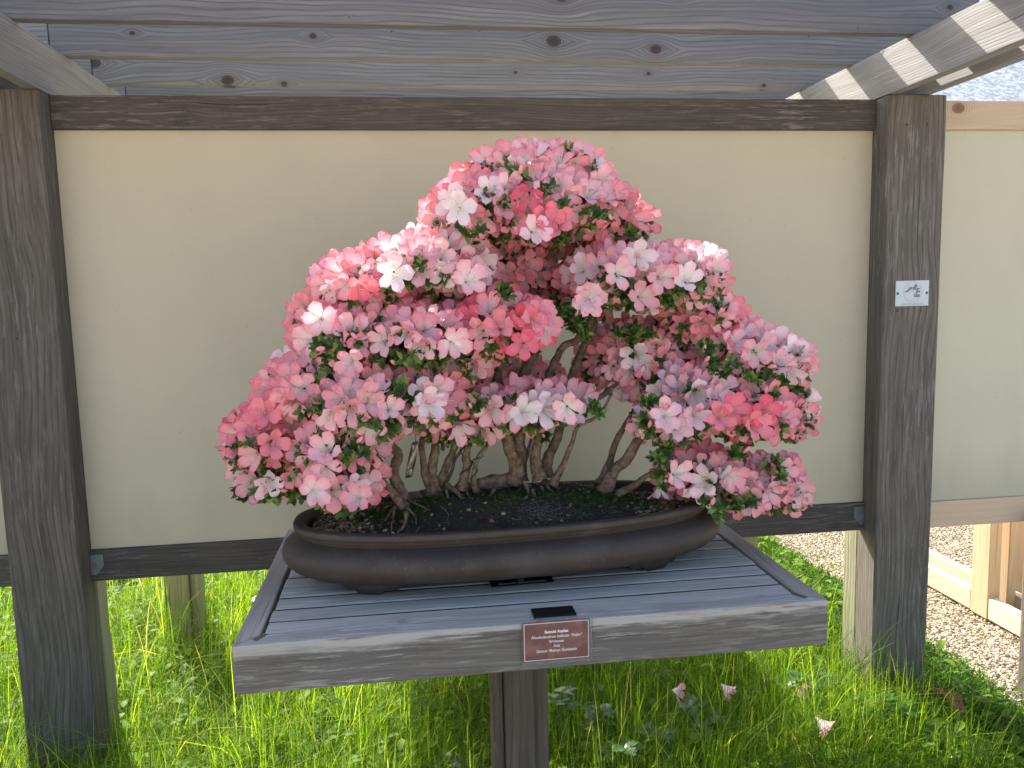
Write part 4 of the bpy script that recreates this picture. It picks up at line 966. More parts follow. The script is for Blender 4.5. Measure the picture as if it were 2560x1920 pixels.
def flower_geo(seed, R=0.029, openness=1.0):
    g = random.Random(seed)
    us = [0.0, 0.12, 0.26, 0.40, 0.54, 0.68, 0.80, 0.89, 0.955, 1.0]
    vs_ = [-1, -0.6, -0.2, 0.2, 0.6, 1]
    V = []; F = []; A = []; MI = []
    for p in range(5):
        ang = 2 * math.pi * p / 5 + math.pi / 2 + g.uniform(-0.16, 0.16)
        L = R * g.uniform(0.86, 1.12); curl = g.uniform(-0.55, 0.15); tw = g.uniform(-0.45, 0.45); wd = g.uniform(0.86, 1.1); cup = g.uniform(0.15, 0.55)
        lift = g.uniform(-0.10, 0.14); ph = g.uniform(0, 6)
        b0 = len(V)
        for u in us:
            rho = L * (0.06 + 0.94 * u ** 1.15) * (0.75 + 0.25 * openness)
            z = R * (-0.92 * (1 - u) ** 1.8 + (1 - openness) * 0.9 * u + lift * u * u + curl * max(0, u - 0.6) ** 2 * 2.2)
            if u < 0.40: w = rho * 0.76
            elif u <= 0.70:
                t = (u - 0.40) / 0.30; w0 = L * (0.06 + 0.94 * 0.4 ** 1.15) * 0.76
                w = w0 + (L * 0.335 * wd - w0) * (t * t * (3 - 2 * t))
            else:
                w = L * 0.335 * wd * math.sqrt(max(0.0, 1 - ((u - 0.70) / 0.305) ** 2.1)) + 0.0003
            for v in vs_:
                x = rho - 0.10 * L * v * v * (u ** 3)
                yv = v * w
                zz = z + cup * (v * v - 0.3) * w * (1 - 0.7 * u) + tw * v * w * u + 0.035 * R * math.sin(v * 4 + u * 9 + ph) * u
                zz += -0.05 * R * math.exp(-(v / 0.25) ** 2) * u
                V.append((x * math.cos(ang) - yv * math.sin(ang), x * math.sin(ang) + yv * math.cos(ang), zz))
                A.append((u, v, p / 5))
        nv = len(vs_)
        for i in range(len(us) - 1):
            for j in range(nv - 1):
                F.append((b0 + i * nv + j, b0 + (i + 1) * nv + j, b0 + (i + 1) * nv + j + 1, b0 + i * nv + j + 1)); MI.append(0)
    # stamens and style
    for s in range(6):
        a = g.uniform(-1.3, 1.3) - math.pi / 2 if s < 5 else -math.pi / 2
        ln = R * g.uniform(0.75, 1.05) * (1.25 if s == 5 else 1); sp_ = g.uniform(0.10, 0.42)
        P = []
        for i in range(4):
            t = i / 3
            rr = R * 0.04 + ln * sp_ * t ** 1.2
            P.append(Vector((math.cos(a) * rr, math.sin(a) * rr + 0.10 * R * t * t, R * -0.72 + ln * 1.0 * t)))
        tv, tf = tube_geo(P, [0.00042, 0.00036, 0.00034, 0.00034], 3)
        tf = tf[:9]
        b0 = len(V); V += [tuple(q) for q in tv]; A += [(0, 0, 1)] * len(tv)
        F += [tuple(i + b0 for i in q) for q in tf]; MI += [1] * len(tf)
        c = P[-1]; r = 0.0007
        b0 = len(V)
        V += [tuple(c + Vector(d) * r) for d in ((1, 0, 0), (0, 1, 0), (-1, 0, 0), (0, -1, 0), (0, 0, 1.4), (0, 0, -1.4))]; A += [(0, 0, 1)] * 6
        for i in range(4):
            F.append((b0 + i, b0 + (i + 1) % 4, b0 + 4, b0 + 4)); F.append((b0 + (i + 1) % 4, b0 + i, b0 + 5, b0 + 5)); MI += [2, 2]
    return V, F, A, MI

def mesh_mixed(name, V, F, A, MI, mats):
    me = bpy.data.meshes.new(name)
    F2 = [tuple(dict.fromkeys(q)) for q in F]
    me.from_pydata([tuple(v) for v in V], [], F2)
    me.polygons.foreach_set("material_index", MI)
    me.polygons.foreach_set("use_smooth", [m == 0 for m in MI])
    if A is not None:
        at = me.attributes.new("petal", 'FLOAT_VECTOR', 'POINT')
        at.data.foreach_set("vector", np.asarray(A, dtype=np.float32).ravel())
    for m in mats: me.materials.append(m)
    me.update()
    return me
SHAPES = [flower_geo(s, 0.0335, o) for s, o in ((1, 1.0), (2, 0.93), (3, 1.0), (4, 0.80), (5, 0.90), (6, 0.62), (8, 1.0), (9, 0.74), (10, 0.96))]
FM = {}
for c, m in PM.items():
    FM[c] = [mesh_mixed("flower_%s" % c, *sh, [m, M['filament'], M['anther']]) for sh in SHAPES]

def mood_colour(mood, r):
    x = r.random()
    T = {'pale': [('white', .16), ('pale', .50), ('pink', .28), ('rose', .03), ('blotch', .03)],
         'mix': [('white', .05), ('pale', .34), ('pink', .47), ('rose', .10), ('coral', .01), ('blotch', .03)],
         'coral': [('pale', .16), ('pink', .38), ('rose', .26), ('coral', .17), ('blotch', .03)]}[mood]
    for c, w in T:
        if x < w: return c
        x -= w
    return 'pink'
def basis(n, spin):
    n = n.normalized()
    a = Vector((0, 0, 1)) - n * n.z
    if a.length < 1e-3: a = Vector((0, 1, 0))
    a.normalize(); b = n.cross(a)
    y = a * math.cos(spin) + b * math.sin(spin)
    x = y.cross(n)
    return Matrix((x, y, n)).transposed()

fr = random.Random(21)
placed = []      # (pos, normal, colour, size, front)
grid = {}
def near(p, d):
    k = (int(p.x // 0.05), int(p.y // 0.05), int(p.z // 0.05))
    for i in (-1, 0, 1):
        for j in (-1, 0, 1):
            for l_ in (-1, 0, 1):
                for q in grid.get((k[0] + i, k[1] + j, k[2] + l_), ()):
                    if (q - p).length < d: return True
    return False
def put(p, n, c, s):
    placed.append((p, n, c, s))
    grid.setdefault((int(p.x // 0.05), int(p.y // 0.05), int(p.z // 0.05)), []).append(p)
def inside(p, skip, k=0.90):
    for i, q in enumerate(PADS):
        if i == skip: continue
        d = Vector(((p.x - q[0]) / q[3], (p.y - q[1]) / q[4], (p.z - q[2]) / q[5]))
        if d.length < k: return True
    return False
for x, y, z, c in KEY_FLOWERS:
    p = Vector((x, y, z))
    put(p, Vector((fr.uniform(-.3, .3), -1, fr.uniform(-.15, .35))), c, fr.uniform(1.0, 1.12))
gaps = [Vector(q) for q in LEAF_SPOTS]
for i, q in enumerate(PADS):
    cx, cy, cz, rx, ry, rz, mood, dens = q
    area = 4 * math.pi * ((((rx * ry) ** 1.6 + (rx * rz) ** 1.6 + (ry * rz) ** 1.6) / 3) ** (1 / 1.6))
    for _ in range(int(area * 14000)):
        d = Vector((fr.gauss(0, 1), fr.gauss(0, 1), fr.gauss(0, 1))).normalized()
        if d.z < -0.42 and fr.random() < 0.8: continue
        if d.y > 0.3 and fr.random() < 0.55: continue
        k = fr.uniform(0.90, 1.0)
        p = Vector((cx + d.x * rx * k, cy + d.y * ry * k, cz + d.z * rz * k))
        if inside(p, i): continue
        if near(p, 0.0345 if d.y < 0.25 else 0.042): continue
        if any((p - g_).length < 0.024 for g_ in gaps): continue
        n = Vector((d.x / rx, d.y / ry, d.z / rz)).normalized()
        n = (n + Vector((0, -0.85, 0.05)) * (1 if d.y < 0.25 else 0)).normalized() + Vector((fr.gauss(0, .26), fr.gauss(0, .22), fr.gauss(0, .24)))
        put(p, n, mood_colour(mood, fr), fr.uniform(0.90, 1.20))
placed_front = sorted(placed, key=lambda t: t[0].y)
print("flowers", len(placed))
def vis_score(t):
    p = t[0]
    # distance in front of the tree's core, and how exposed
    s = p.y
    if inside(p + Vector((0, -0.06, 0.0)), -1, 0.95): s += 0.5
    return s
order = sorted(placed, key=vis_score)
OB = {}
T0 = Vector(tree.location)
for i, (p, n, c, s) in enumerate(order):
    Rm = basis(n, fr.gauss(0, 0.5))
    if i < 300:
        me = fr.choice(FM[c])
        o = bpy.data.objects.new("flower", me)
        COL.objects.link(o); o.parent = tree
        o.matrix_local = Matrix.Translation(p - T0) @ Rm.to_4x4() @ Matrix.Scale(s, 4)
    else:
        OB.setdefault(c, []).append((p, Rm, s, fr.randrange(len(SHAPES))))
# all the flowers further back, one mass
Vs = []; Fs = []; As = []; Ms = []; off = 0
clist = list(PM)
for c, L_ in OB.items():
    ci = clist.index(c)
    for p, Rm, s, k in L_:
        V, F, A, MI = SHAPES[k]
        Rn = np.array(Rm)
        vv = (np.array(V) * s) @ Rn.T + np.array(p - T0)
        Vs.append(vv); As.append(np.array(A))
        Fs += [tuple(i + off for i in q) for q in F]
        Ms += [ci if m == 0 else len(clist) + m - 1 for m in MI]
        off += len(V)
if Vs:
    me = mesh_mixed("flower_mass", np.concatenate(Vs), Fs, np.concatenate(As), Ms, [PM[c] for c in clist] + [M['filament'], M['anther']])
    me.polygons.foreach_set("use_smooth", [True] * len(me.polygons))
    tag(mesh_obj("flower_mass", me, tree), kind="stuff").location = (0, 0, 0)

# ---- leaves
def leaf_mat(name, stops, tr=(0.25, (1.6, 2.4, 0.8)), rough=0.38, spec=0.4):
    return rnd_island_mat(name, stops, rough, spec, tr, hue=1)
M['leaf'] = leaf_mat("azalea_leaf", [(0.0, (0.028, 0.060, 0.014)), (0.5, (0.060, 0.12, 0.024)), (0.85, (0.13, 0.21, 0.042)), (1.0, (0.22, 0.31, 0.07))])
def leaf_blade(L, w, curl, fold, n=4):
    """2 columns folded along the midrib"""
    V = []; F = []
    for i in range(n + 1):
        t = i / n
        hw = w * math.sin(math.pi * min(1, t ** 1.25 * 0.90 + 0.04)) ** 0.6
        if i == n: hw *= 0.6
        z = -curl * L * t * t
        V += [(-hw, L * t, z + fold * hw), (0, L * t, z), (hw, L * t, z + fold * hw)]
    for i in range(n):
        a = i * 3
        F += [(a, a + 1, a + 4, a + 3), (a + 1, a + 2, a + 5, a + 4)]
    return V, F
def rosette(seed, nl=7, L=0.017):
    g = random.Random(seed); parts = []
    for i in range(nl):
        V, F = leaf_blade(L * g.uniform(0.7, 1.25), L * g.uniform(0.22, 0.29), g.uniform(-0.1, 0.5), g.uniform(0.1, 0.5))
        R_ = Euler((g.uniform(0.1, 1.15), 0, 0)).to_matrix(); Rz = Euler((0, 0, 2 * math.pi * i / nl + g.uniform(-.4, .4))).to_matrix()
        Vn = [Rz @ (R_ @ Vector(v)) + Vector((0, 0, g.uniform(-0.004, 0.004))) for v in V]
        parts.append((Vn, F))
    return join_geo(parts)
ROS = [rosette(s, n_, 0.0185) for s, n_ in ((1, 7), (2, 8), (3, 6), (4, 9), (5, 7))]
RM = [mesh_np("leaf_cluster", [tuple(v) for v in V], F, M['leaf']) for V, F in ROS]
cl = []
for g_ in gaps:
    for k in range(4):
        p = g_ + Vector((fr.gauss(0, .011), fr.gauss(0, .008) + 0.006, fr.gauss(0, .009)))
        cl.append((p, Vector((fr.gauss(0, .5), -0.7, fr.uniform(0.0, 0.9))), fr.uniform(0.85, 1.25)))
for p, n, s in cl:
    o = bpy.data.objects.new("leaf_cluster", fr.choice(RM))
    COL.objects.link(o); o.parent = tree
    o.matrix_local = Matrix.Translation(p - T0) @ basis(n, fr.uniform(0, 6)).to_4x4() @ Matrix.Scale(s, 4)
# buds
def bud_mesh():
    V = []; F = []; n = 7
    for i in range(n + 1):
        t = i / n
        r = 0.0042 * math.sin(math.pi * min(1, t * .93 + .04)) ** .8
        for k in range(8):
            a = 2 * math.pi * k / 8 + t * 1.3
            rr = r * (1 + 0.12 * (k % 2))
            V.append((rr * math.cos(a), rr * math.sin(a), 0.021 * t))
    for i in range(n):
        for k in range(8):
            F.append((i * 8 + k, i * 8 + (k + 1) % 8, (i + 1) * 8 + (k + 1) % 8, (i + 1) * 8 + k))
    return mesh_np("flower_bud", V, F, [simple("rose_bud", (0.86, 0.34, 0.40), 0.5)])
BUD = bud_mesh()
for g_ in gaps[::2]:
    p = g_ + Vector((fr.gauss(0, .01), -0.008, fr.gauss(0, .008)))
    o = bpy.data.objects.new("flower_bud", BUD); COL.objects.link(o); o.parent = tree
    o.matrix_local = Matrix.Translation(p - T0) @ basis(Vector((fr.gauss(0, .6), -0.5, fr.uniform(.1, 1))), 0).to_4x4() @ Matrix.Scale(fr.uniform(.8, 1.2), 4)
# inner leaves and twigs: one mass each
Vs = []; Fs = []; off = 0; tw = []
for i, q in enumerate(PADS):
    cx, cy, cz, rx, ry, rz, mood, dens = q
    n_ = int(rx * ry * 3800) + 12
    for _ in range(n_):
        d = Vector((fr.gauss(0, 1), fr.gauss(0, 1), fr.gauss(0, 1))).normalized()
        if fr.random() < 0.35: d.z = -abs(d.z) - 0.3; d.normalize()
        k = fr.uniform(0.45, 0.90) if fr.random() < .6 else fr.uniform(.86, .97)
        p = Vector((cx + d.x * rx * k, cy + d.y * ry * k, cz + d.z * rz * k - 0.012))
        n = (d + Vector((0, -0.3, 0.5))).normalized()
        V, F = fr.choice(ROS)
        Rn = np.array(basis(n, fr.uniform(0, 6)))
        vv = (np.array([tuple(v) for v in V]) * fr.uniform(.8, 1.2)) @ Rn.T + np.array(p - T0)
        Vs.append(vv); Fs.append(np.array(F) + off); off += len(V)
    for _ in range(int(n_ * 0.38)):
        d = Vector((fr.gauss(0, 1), fr.gauss(0, 1), fr.gauss(0, .6))).normalized()
        c = Vector((cx, cy, cz - rz * 0.5))
        e = Vector((cx + d.x * rx * .9, cy + d.y * ry * .9, cz + d.z * rz * .8))
        st = c.lerp(e, fr.uniform(0, .4))
        mid = st.lerp(e, .5) + Vector((fr.gauss(0, .012), fr.gauss(0, .012), fr.gauss(-.006, .010)))
        r0 = fr.uniform(.0010, .0026)
        tw.append(tube_geo([st, mid, e], [r0, r0 * .8, r0 * .45], 4))
tag(mesh_obj("leaf_mass", mesh_np("leaf_mass", np.concatenate(Vs), np.concatenate(Fs), M['leaf']), tree), kind="stuff")
v, f = join_geo(tw)
tag(mesh_obj("twig_mass", mesh_np("twig_mass", [q - T0 for q in v], f, M['twig']), tree), kind="stuff")

# ------------------------------------------------------------------ fallen flowers
ffg = "blossoms fallen below the tree"
def fallen(loc, rot, c, k, label, s=1.0):
    o = bpy.data.objects.new("fallen_flower", FM[c][k])
    COL.objects.link(o); o.location = loc; o.rotation_euler = rot; o.scale = (s, s, s)
    return tag(o, label, "flower", ffg)
fallen((1.478, -0.725, 0.262), (math.pi * 0.97, 0.1, 0.4), 'white', 3, "white fallen blossom upside down on the pebbles at the pot's right end", 0.95)
fallen((2.125, -0.150, -0.56), (1.1, 0.2, 0.3), 'pink', 3, "upright pale blossom in the grass left of the right post, largest of the fallen ones", 1.1)
fallen((2.087, -0.344, -0.555), (2.4, 0.5, 1.3), 'pale', 5, "pale crumpled blossom in the grass nearest the bottom edge", 1.05)
fallen((1.895, -0.110, -0.55), (2.2, -0.7, 0.2), 'pale', 5, "pink blossom lying under the table's right corner", 1.0)
fallen((1.745, -0.090, -0.55), (1.4, 1.2, 0.6), 'pale', 1, "half hidden pink blossom in shaded grass right of the pedestal", 0.95)

# ------------------------------------------------------------------ objects behind the wall
pg = "short timber pedestals beyond the wall"
def stub(x, label):
    e = empty("short_pedestal", (x, 0.82, GROUND), label, "pedestal", pg)
    board("post", x - 0.042, x + 0.028, 0.79, 0.86, GROUND - .05, 0.02, M['rear_post'], e, 0.004)
    board("cheek", x - 0.068, x - 0.0435, 0.81, 0.90, GROUND - .05, 0.015, M['rear_post'], e, 0.004)
    board("cheek", x + 0.0295, x + 0.064, 0.815, 0.90, GROUND - .05, 0.015, M['rear_post'], e, 0.004)
stub(0.018, "short greenish pedestal in tall grass behind the wall's left end")
stub(2.345, "short greenish pedestal behind the wall beside the gravel edge")

st = empty("pine_stand", (3.4, 0.6, GROUND), "new pine display stand on long foot boards standing on the gravel", "stand")
zt_ = GROUND + 0.092
# left foot boards either side of post
board("foot_board", 3.292, 3.330, 0.645, 1.60, GROUND + 0.003, zt_, M['new_y'], st)
board("foot_board", 3.292, 3.330, 0.02, 0.538, GROUND + 0.003, zt_, M['new_y'], st)
board("leg", 3.290, 3.345, 0.541, 0.642, GROUND, 0.04, M['new_z'], st)
board("foot_board", 3.425, 3.463, 0.02, 1.60, GROUND + 0.003, zt_, M['new_y'], st)
board("leg", 3.385, 3.4235, 0.545, 0.64, GROUND, 0.04, M['new_z'], st)
board("leg", 3.466, 3.505, 0.60, 0.69, GROUND, 0.04, M['new_z'], st)
board("leg", 3.345, 3.410, 1.40, 1.46, GROUND, 0.04, M['new_z'], st)
board("apron_board", 3.506, 4.40, 0.64, 0.678, -0.36, -0.22, M['new_x'], st)
board("top_bearer", 3.30, 4.40, 0.5, 0.538, -0.02, 0.06, M['new_x'], st)

dp = board("edge_post", 2.985, 3.075, -0.09, 0.0, GROUND - .05, -0.06, M['post'], None, 0.005)
dp.name = "dark_post"
tag(dp, "dark weathered post standing at the far right edge of the picture", "post")

# pale-roofed building beyond
bl = empty("pale_roof_building", (13, 14, GROUND), "distant low building with a glaring pale speckled roof", "building")
def roof_mat():
    N = NT("pale_speckled_shingle")
    v = N.coords(rand=False)
    f = N.noise(v, 9, 6, 0.8)
    g_ = N.noise(v, 1.2, 4, 0.6)
    col = N.ramp(f, [(0.36, (0.26, 0.28, 0.29)), (0.47, (0.48, 0.51, 0.52)), (0.58, (0.78, 0.80, 0.80))])
    col = N.mix(N.ramp(g_, [(0.55, 0.0), (0.7, 0.45)]), col, (0.52, 0.62, 0.42))
    N.l(col, N.b.inputs["Base Color"]); N.b.inputs["Roughness"].default_value = 0.8
    N.l(N.bump(f, 0.5, 0.05), N.b.inputs["Normal"])
    return N.m
board("wall", 5.6, 24, 10.4, 20, GROUND, 1.9, simple("pale_render", (0.5, 0.48, 0.43), 0.9), bl, 0, 0)
V = [(5, 9.6, 1.85), (24.6, 9.6, 1.85), (24.6, 16, 6.8), (5, 16, 6.8), (5, 9.6, 1.70), (24.6, 9.6, 1.70), (24.6, 22, 1.85), (5, 22, 1.85)]
F = [(0, 1, 2, 3), (0, 4, 5, 1), (3, 2, 6, 7), (0, 3, 7, 4), (1, 5, 6, 2)]
o = mesh_obj("roof", mesh_np("roof", [(a - 13, b - 14, c - GROUND) for a, b, c in V], F, roof_mat(), smooth=False), bl)

# ------------------------------------------------------------------ gravel pebbles (visible stretch)
g = np.random.default_rng(5)
n = 62000
px_ = g.uniform(2.80, 4.3, n); py_ = g.uniform(-0.7, 2.6, n)
dist = np.hypot(px_ - 0.93, py_ + 2.41)
keep = (px_ > path_edge(py_) - 0.02 + g.normal(0, 0.012, n)) & ~((px_ > 3.7) & (py_ < 0.2))
px_, py_ = px_[keep], py_[keep]
sz = g.uniform(0.0030, 0.0078, len(px_))
pts = np.stack([px_, py_, GROUND - 0.018 + sz * 0.35 + g.uniform(0, 0.008, len(px_))], 1)
me = scatter_blobs("gravel", pts, sz, rnd_island_mat("pea_gravel", [(0.0, (0.12, 0.10, 0.08)), (0.15, (0.27, 0.215, 0.155)), (0.45, (0.40, 0.33, 0.24)), (0.75, (0.50, 0.43, 0.325)), (1.0, (0.68, 0.63, 0.54))], 0.75), (0.5, 0.8), seed=8)
tag(mesh_obj("pea_gravel", me), "tan and white pea gravel of the path beside the lawn", "gravel", None, "stuff")

# ------------------------------------------------------------------ grass
M['grass'] = rnd_island_mat("long_grass", [(0.0, (0.035, 0.080, 0.014)), (0.4, (0.085, 0.165, 0.020)), (0.8, (0.17, 0.275, 0.028)), (0.95, (0.25, 0.34, 0.06)), (1.0, (0.45, 0.40, 0.22))], 0.65, 0.08, (0.5, (2.1, 2.05, 0.45)), hue=1)
def noise2(x, y, s, sd):
    """cheap smooth value noise on arrays"""
    gg = np.random.default_rng(sd); T = gg.random((64, 64))
    u, v = x * s + 100, y * s + 100
    i, j = np.floor(u).astype(int), np.floor(v).astype(int); fu, fv = u - i, v - j
    fu, fv = fu * fu * (3 - 2 * fu), fv * fv * (3 - 2 * fv)
    a, b, c, d = T[i % 64, j % 64], T[(i + 1) % 64, j % 64], T[i % 64, (j + 1) % 64], T[(i + 1) % 64, (j + 1) % 64]
    return (a * (1 - fu) + b * fu) * (1 - fv) + (c * (1 - fu) + d * fu) * fv
def blades(n, x0, x1, y0, y1, hmin, hmax, w, seed, keepf=None, nseg=5, bend=0.75, clump=True):
    g = np.random.default_rng(seed)
    if clump:
        nc = n // 22
        cx, cy = g.uniform(x0, x1, nc), g.uniform(y0, y1, nc)
        idx = g.integers(0, nc, n)
        ca = g.uniform(0, 2 * math.pi, nc); ch = g.uniform(0.65, 1.15, nc)
        x = cx[idx] + g.normal(0, 0.028, n); y = cy[idx] + g.normal(0, 0.028, n)
        ang = np.where(g.random(n) < 0.45, ca[idx] + g.normal(0, 0.35, n), np.arctan2(y - cy[idx], x - cx[idx]) + g.normal(0, 0.7, n))
        hm = ch[idx]
    else:
        x, y = g.uniform(x0, x1, n), g.uniform(y0, y1, n); ang = g.uniform(0, 2 * math.pi, n); hm = np.ones(n)
    # a prevailing lean to the right
    if keepf is not None:
        k = keepf(x, y, g); x, y, ang, hm = x[k], y[k], ang[k], hm[k]
    n = len(x)
    h = g.uniform(hmin, hmax, n) * hm * (0.65 + 0.7 * noise2(x, y, 1.7, seed + 1))
    bd = np.abs(g.normal(0.35, 0.40, n)) * bend
    dirx, diry = np.cos(ang) + 0.35, np.sin(ang)
    nn = np.hypot(dirx, diry) + 1e-6; dirx /= nn; diry /= nn
    t = np.linspace(0, 1, nseg + 1)[None, :]
    hor = h[:, None] * bd[:, None] * (t ** 1.9)
    ver = h[:, None] * (t - 0.40 * np.minimum(bd[:, None], 1.6) * t ** 2.6)
    cxs = x[:, None] + dirx[:, None] * hor; cys = y[:, None] + diry[:, None] * hor; czs = GROUND - 0.005 + ver
    wa = ang[:, None] + math.pi / 2 + g.normal(0, 0.6, n)[:, None]
    ww = (w * g.uniform(0.6, 1.35, n))[:, None] * (1 - t ** 2.2 * 0.93) * (0.75 + 0.25 * np.minimum(1, t * 6))
    V = np.zeros((n, nseg + 1, 2, 3))
    V[:, :, 0, 0] = cxs - np.cos(wa) * ww; V[:, :, 0, 1] = cys - np.sin(wa) * ww; V[:, :, 0, 2] = czs
    V[:, :, 1, 0] = cxs + np.cos(wa) * ww; V[:, :, 1, 1] = cys + np.sin(wa) * ww; V[:, :, 1, 2] = czs + 0.0
    base = (np.arange(n) * (nseg + 1) * 2)[:, None]
    s = (np.arange(nseg) * 2)[None, :]
    F = np.stack([base + s, base + s + 1, base + s + 3, base + s + 2], 2).reshape(-1, 4)
    return V.reshape(-1, 3), F
POSTS = [(-0.19, 0, -0.07, 0.13), (2.40, 2.59, -0.07, 0.13), (1.09, 1.24, -0.69, -0.56), (-0.06, 0.09, 0.78, 0.91), (2.27, 2.42, 0.78, 0.91), (2.93, 3.05, -.1, 0.01)]
def not_posts(x, y):
    k = np.ones(len(x), bool)
    for a, b, c, d in POSTS: k &= ~((x > a) & (x < b) & (y > c) & (y < d))
    return k
def keep_main(x, y, g):
    edge = 2.50 - 0.28 * (y > 0.9) - 0.1 * np.clip(y - 0.2, 0, 2)
    return not_posts(x, y) & (x < edge + g.normal(0, 0.07, len(x)))
v1, f1 = blades(62000, -1.5, 2.62, -0.75, 1.35, 0.10, 0.29, 0.0014, 31, keep_main, bend=1.3)
v2, f2 = blades(16000, -2.2, 2.45, 1.35, 2.8, 0.12, 0.26, 0.0019, 32, keep_main)
v3, f3 = blades(9000, -3.5, 2.6, -1.5, -0.75, 0.12, 0.25, 0.0018, 33, keep_main)
v4, f4 = blades(7500, -1.2, 2.55, -0.6, 1.2, 0.26, 0.46, 0.0015, 35, keep_main, bend=1.9)
v5, f5 = blades(7000, 1.2, 2.6, -0.6, 0.7, 0.10, 0.20, 0.0030, 36, keep_main, bend=1.2)
vv = [v1, v2, v3, v4, v5]; ff = [f1, f2, f3, f4, f5]
off = 0; FF = []
for a, b in zip(vv, ff):
    FF.append(b + off); off += len(a)
gr = mesh_obj("long_grass", mesh_np("long_grass", np.concatenate(vv), np.concatenate(FF), M['grass']))
tag(gr, "tall fine yellow-green grass lit from behind around the posts", "grass", None, "stuff")

# low leafy ground cover
M['cover'] = rnd_island_mat("ground_cover_leaf", [(0.0, (0.07, 0.13, 0.012)), (0.5, (0.13, 0.235, 0.02)), (1.0, (0.20, 0.31, 0.035))], 0.6, 0.15, (0.45, (1.9, 1.9, 0.45)), hue=1)
def leaf_field(name, n, x0, x1, y0, y1, L0, L1, z0, z1, seed, keepf, mat, label, cat):
    g = np.random.default_rng(seed)
    x, y = g.uniform(x0, x1, n), g.uniform(y0, y1, n)
    k = keepf(x, y, g); x, y = x[k], y[k]; n = len(x)
    bv, bf = leaf_blade(1.0, 0.30, 0.25, 0.35, 4)
    B_ = np.array(bv); nv = len(B_)
    L = g.uniform(L0, L1, n); a = g.uniform(0, 2 * math.pi, n); el = g.uniform(-0.3, 0.7, n)
    V = np.repeat(B_[None], n, 0) * L[:, None, None]
    ce, se = np.cos(el)[:, None], np.sin(el)[:, None]
    yy, zz = V[:, :, 1] * ce - V[:, :, 2] * se, V[:, :, 1] * se + V[:, :, 2] * ce
    ca, sa = np.cos(a)[:, None], np.sin(a)[:, None]
    xx = V[:, :, 0] * ca - yy * sa; y2 = V[:, :, 0] * sa + yy * ca
    V = np.stack([xx + x[:, None], y2 + y[:, None], zz + (GROUND + g.uniform(z0, z1, n))[:, None]], 2)
    F = (np.array(bf)[None] + (np.arange(n) * nv)[:, None, None]).reshape(-1, 4)
    return tag(mesh_obj(name, mesh_np(name, V.reshape(-1, 3), F, mat)), label, cat, None, "stuff")
leaf_field("ground_cover", 11000, -1.6, 2.8, -0.6, 2.6, 0.018, 0.050, 0.01, 0.15, 41,
    lambda x, y, g: not_posts(x, y) & (x < path_edge(y) - 0.05), M['cover'], "low leafy ground cover between the grass stems", "ground cover")
# moss / sedum bank along gravel
M['bank'] = rnd_island_mat("mossy_bank", [(0.0, (0.020, 0.065, 0.008)), (0.5, (0.045, 0.12, 0.012)), (1.0, (0.10, 0.20, 0.02))], 0.7, 0.3, (0.35, (1.9, 1.9, 0.6)), hue=1)
g = np.random.default_rng(51)
def bank_h(x, y): return 0.05 * np.exp(-((x - 2.72) / 0.13) ** 2) + 0.035 * noise2(x, y, 9, 3) + 0.02
n = 30000
x = g.uniform(2.42, 3.0, n); y = g.uniform(-0.75, 2.5, n)
k = (x < path_edge(y) + g.normal(0, 0.018, n)) & (x > 2.52 + g.normal(0, .05, n) - 0.25 * (y > .3)) & not_posts(x, y)
x, y = x[k], y[k]
c = np.stack([x, y, GROUND + bank_h(x, y) * g.uniform(0.5, 1.0, len(x))], 1)
bv_, bf_ = tuft_field(c, 0.008, 0.026, 0.0042, g, 0.8)
tag(mesh_obj("moss_bank", mesh_np("moss_bank", bv_, bf_, M['bank'], smooth=False)), "feathery green moss bank between the right post and the gravel", "moss", None, "stuff")
tag(mesh_obj("bank_soil", plane_grid("bank_soil", 2.40, 2.87, -1.2, 2.6, 24, 120, GROUND, M['soil_ground'],
    lambda X, Y: np.where((X > 2.42) & (X < 2.855), bank_h(X, Y) * 0.7, -0.03))), "dark mound of soil under the moss", None, None, "structure")

# individual low plants with broad leaves
M['broad'] = rnd_island_mat("strawberry_leaf", [(0.0, (0.035, 0.10, 0.015)), (0.6, (0.06, 0.15, 0.025)), (1.0, (0.10, 0.21, 0.04))], 0.38, 0.6, (0.38, (2.0, 2.1, 0.7)), hue=1)
def broad_leaf(L, seed):
    """one oval toothed leaflet with folded midrib and side veins in relief"""
    g = random.Random(seed); V = []; F = []
    n = 9
    for i in range(n + 1):
        t = i / n
        hw = L * 0.40 * (math.sin(math.pi * (t * 0.90 + 0.05)) ** 0.75) * (1 + (0.10 if i % 2 else -0.04))
        z = -0.22 * L * t * t
        for q in (-1, -0.5, 0, 0.5, 1):
            V.append((q * hw, L * t - abs(q) * L * 0.05 * (-1 if i % 2 else 1), z + 0.30 * abs(q) * hw - 0.12 * hw * (abs(q) == 1) + (0.018 * L if i % 2 and abs(q) == .5 else 0)))
    for i in range(n):
        for j in range(4):
            a = i * 5 + j
            F.append((a, a + 1, a + 6, a + 5))
    return V, F
LEAFLETS = [mesh_np("leaflet", *broad_leaf(0.042, s), M['broad']) for s in range(3)]
M['stem'] = simple("green_stem", (0.08, 0.14, 0.03), 0.6)
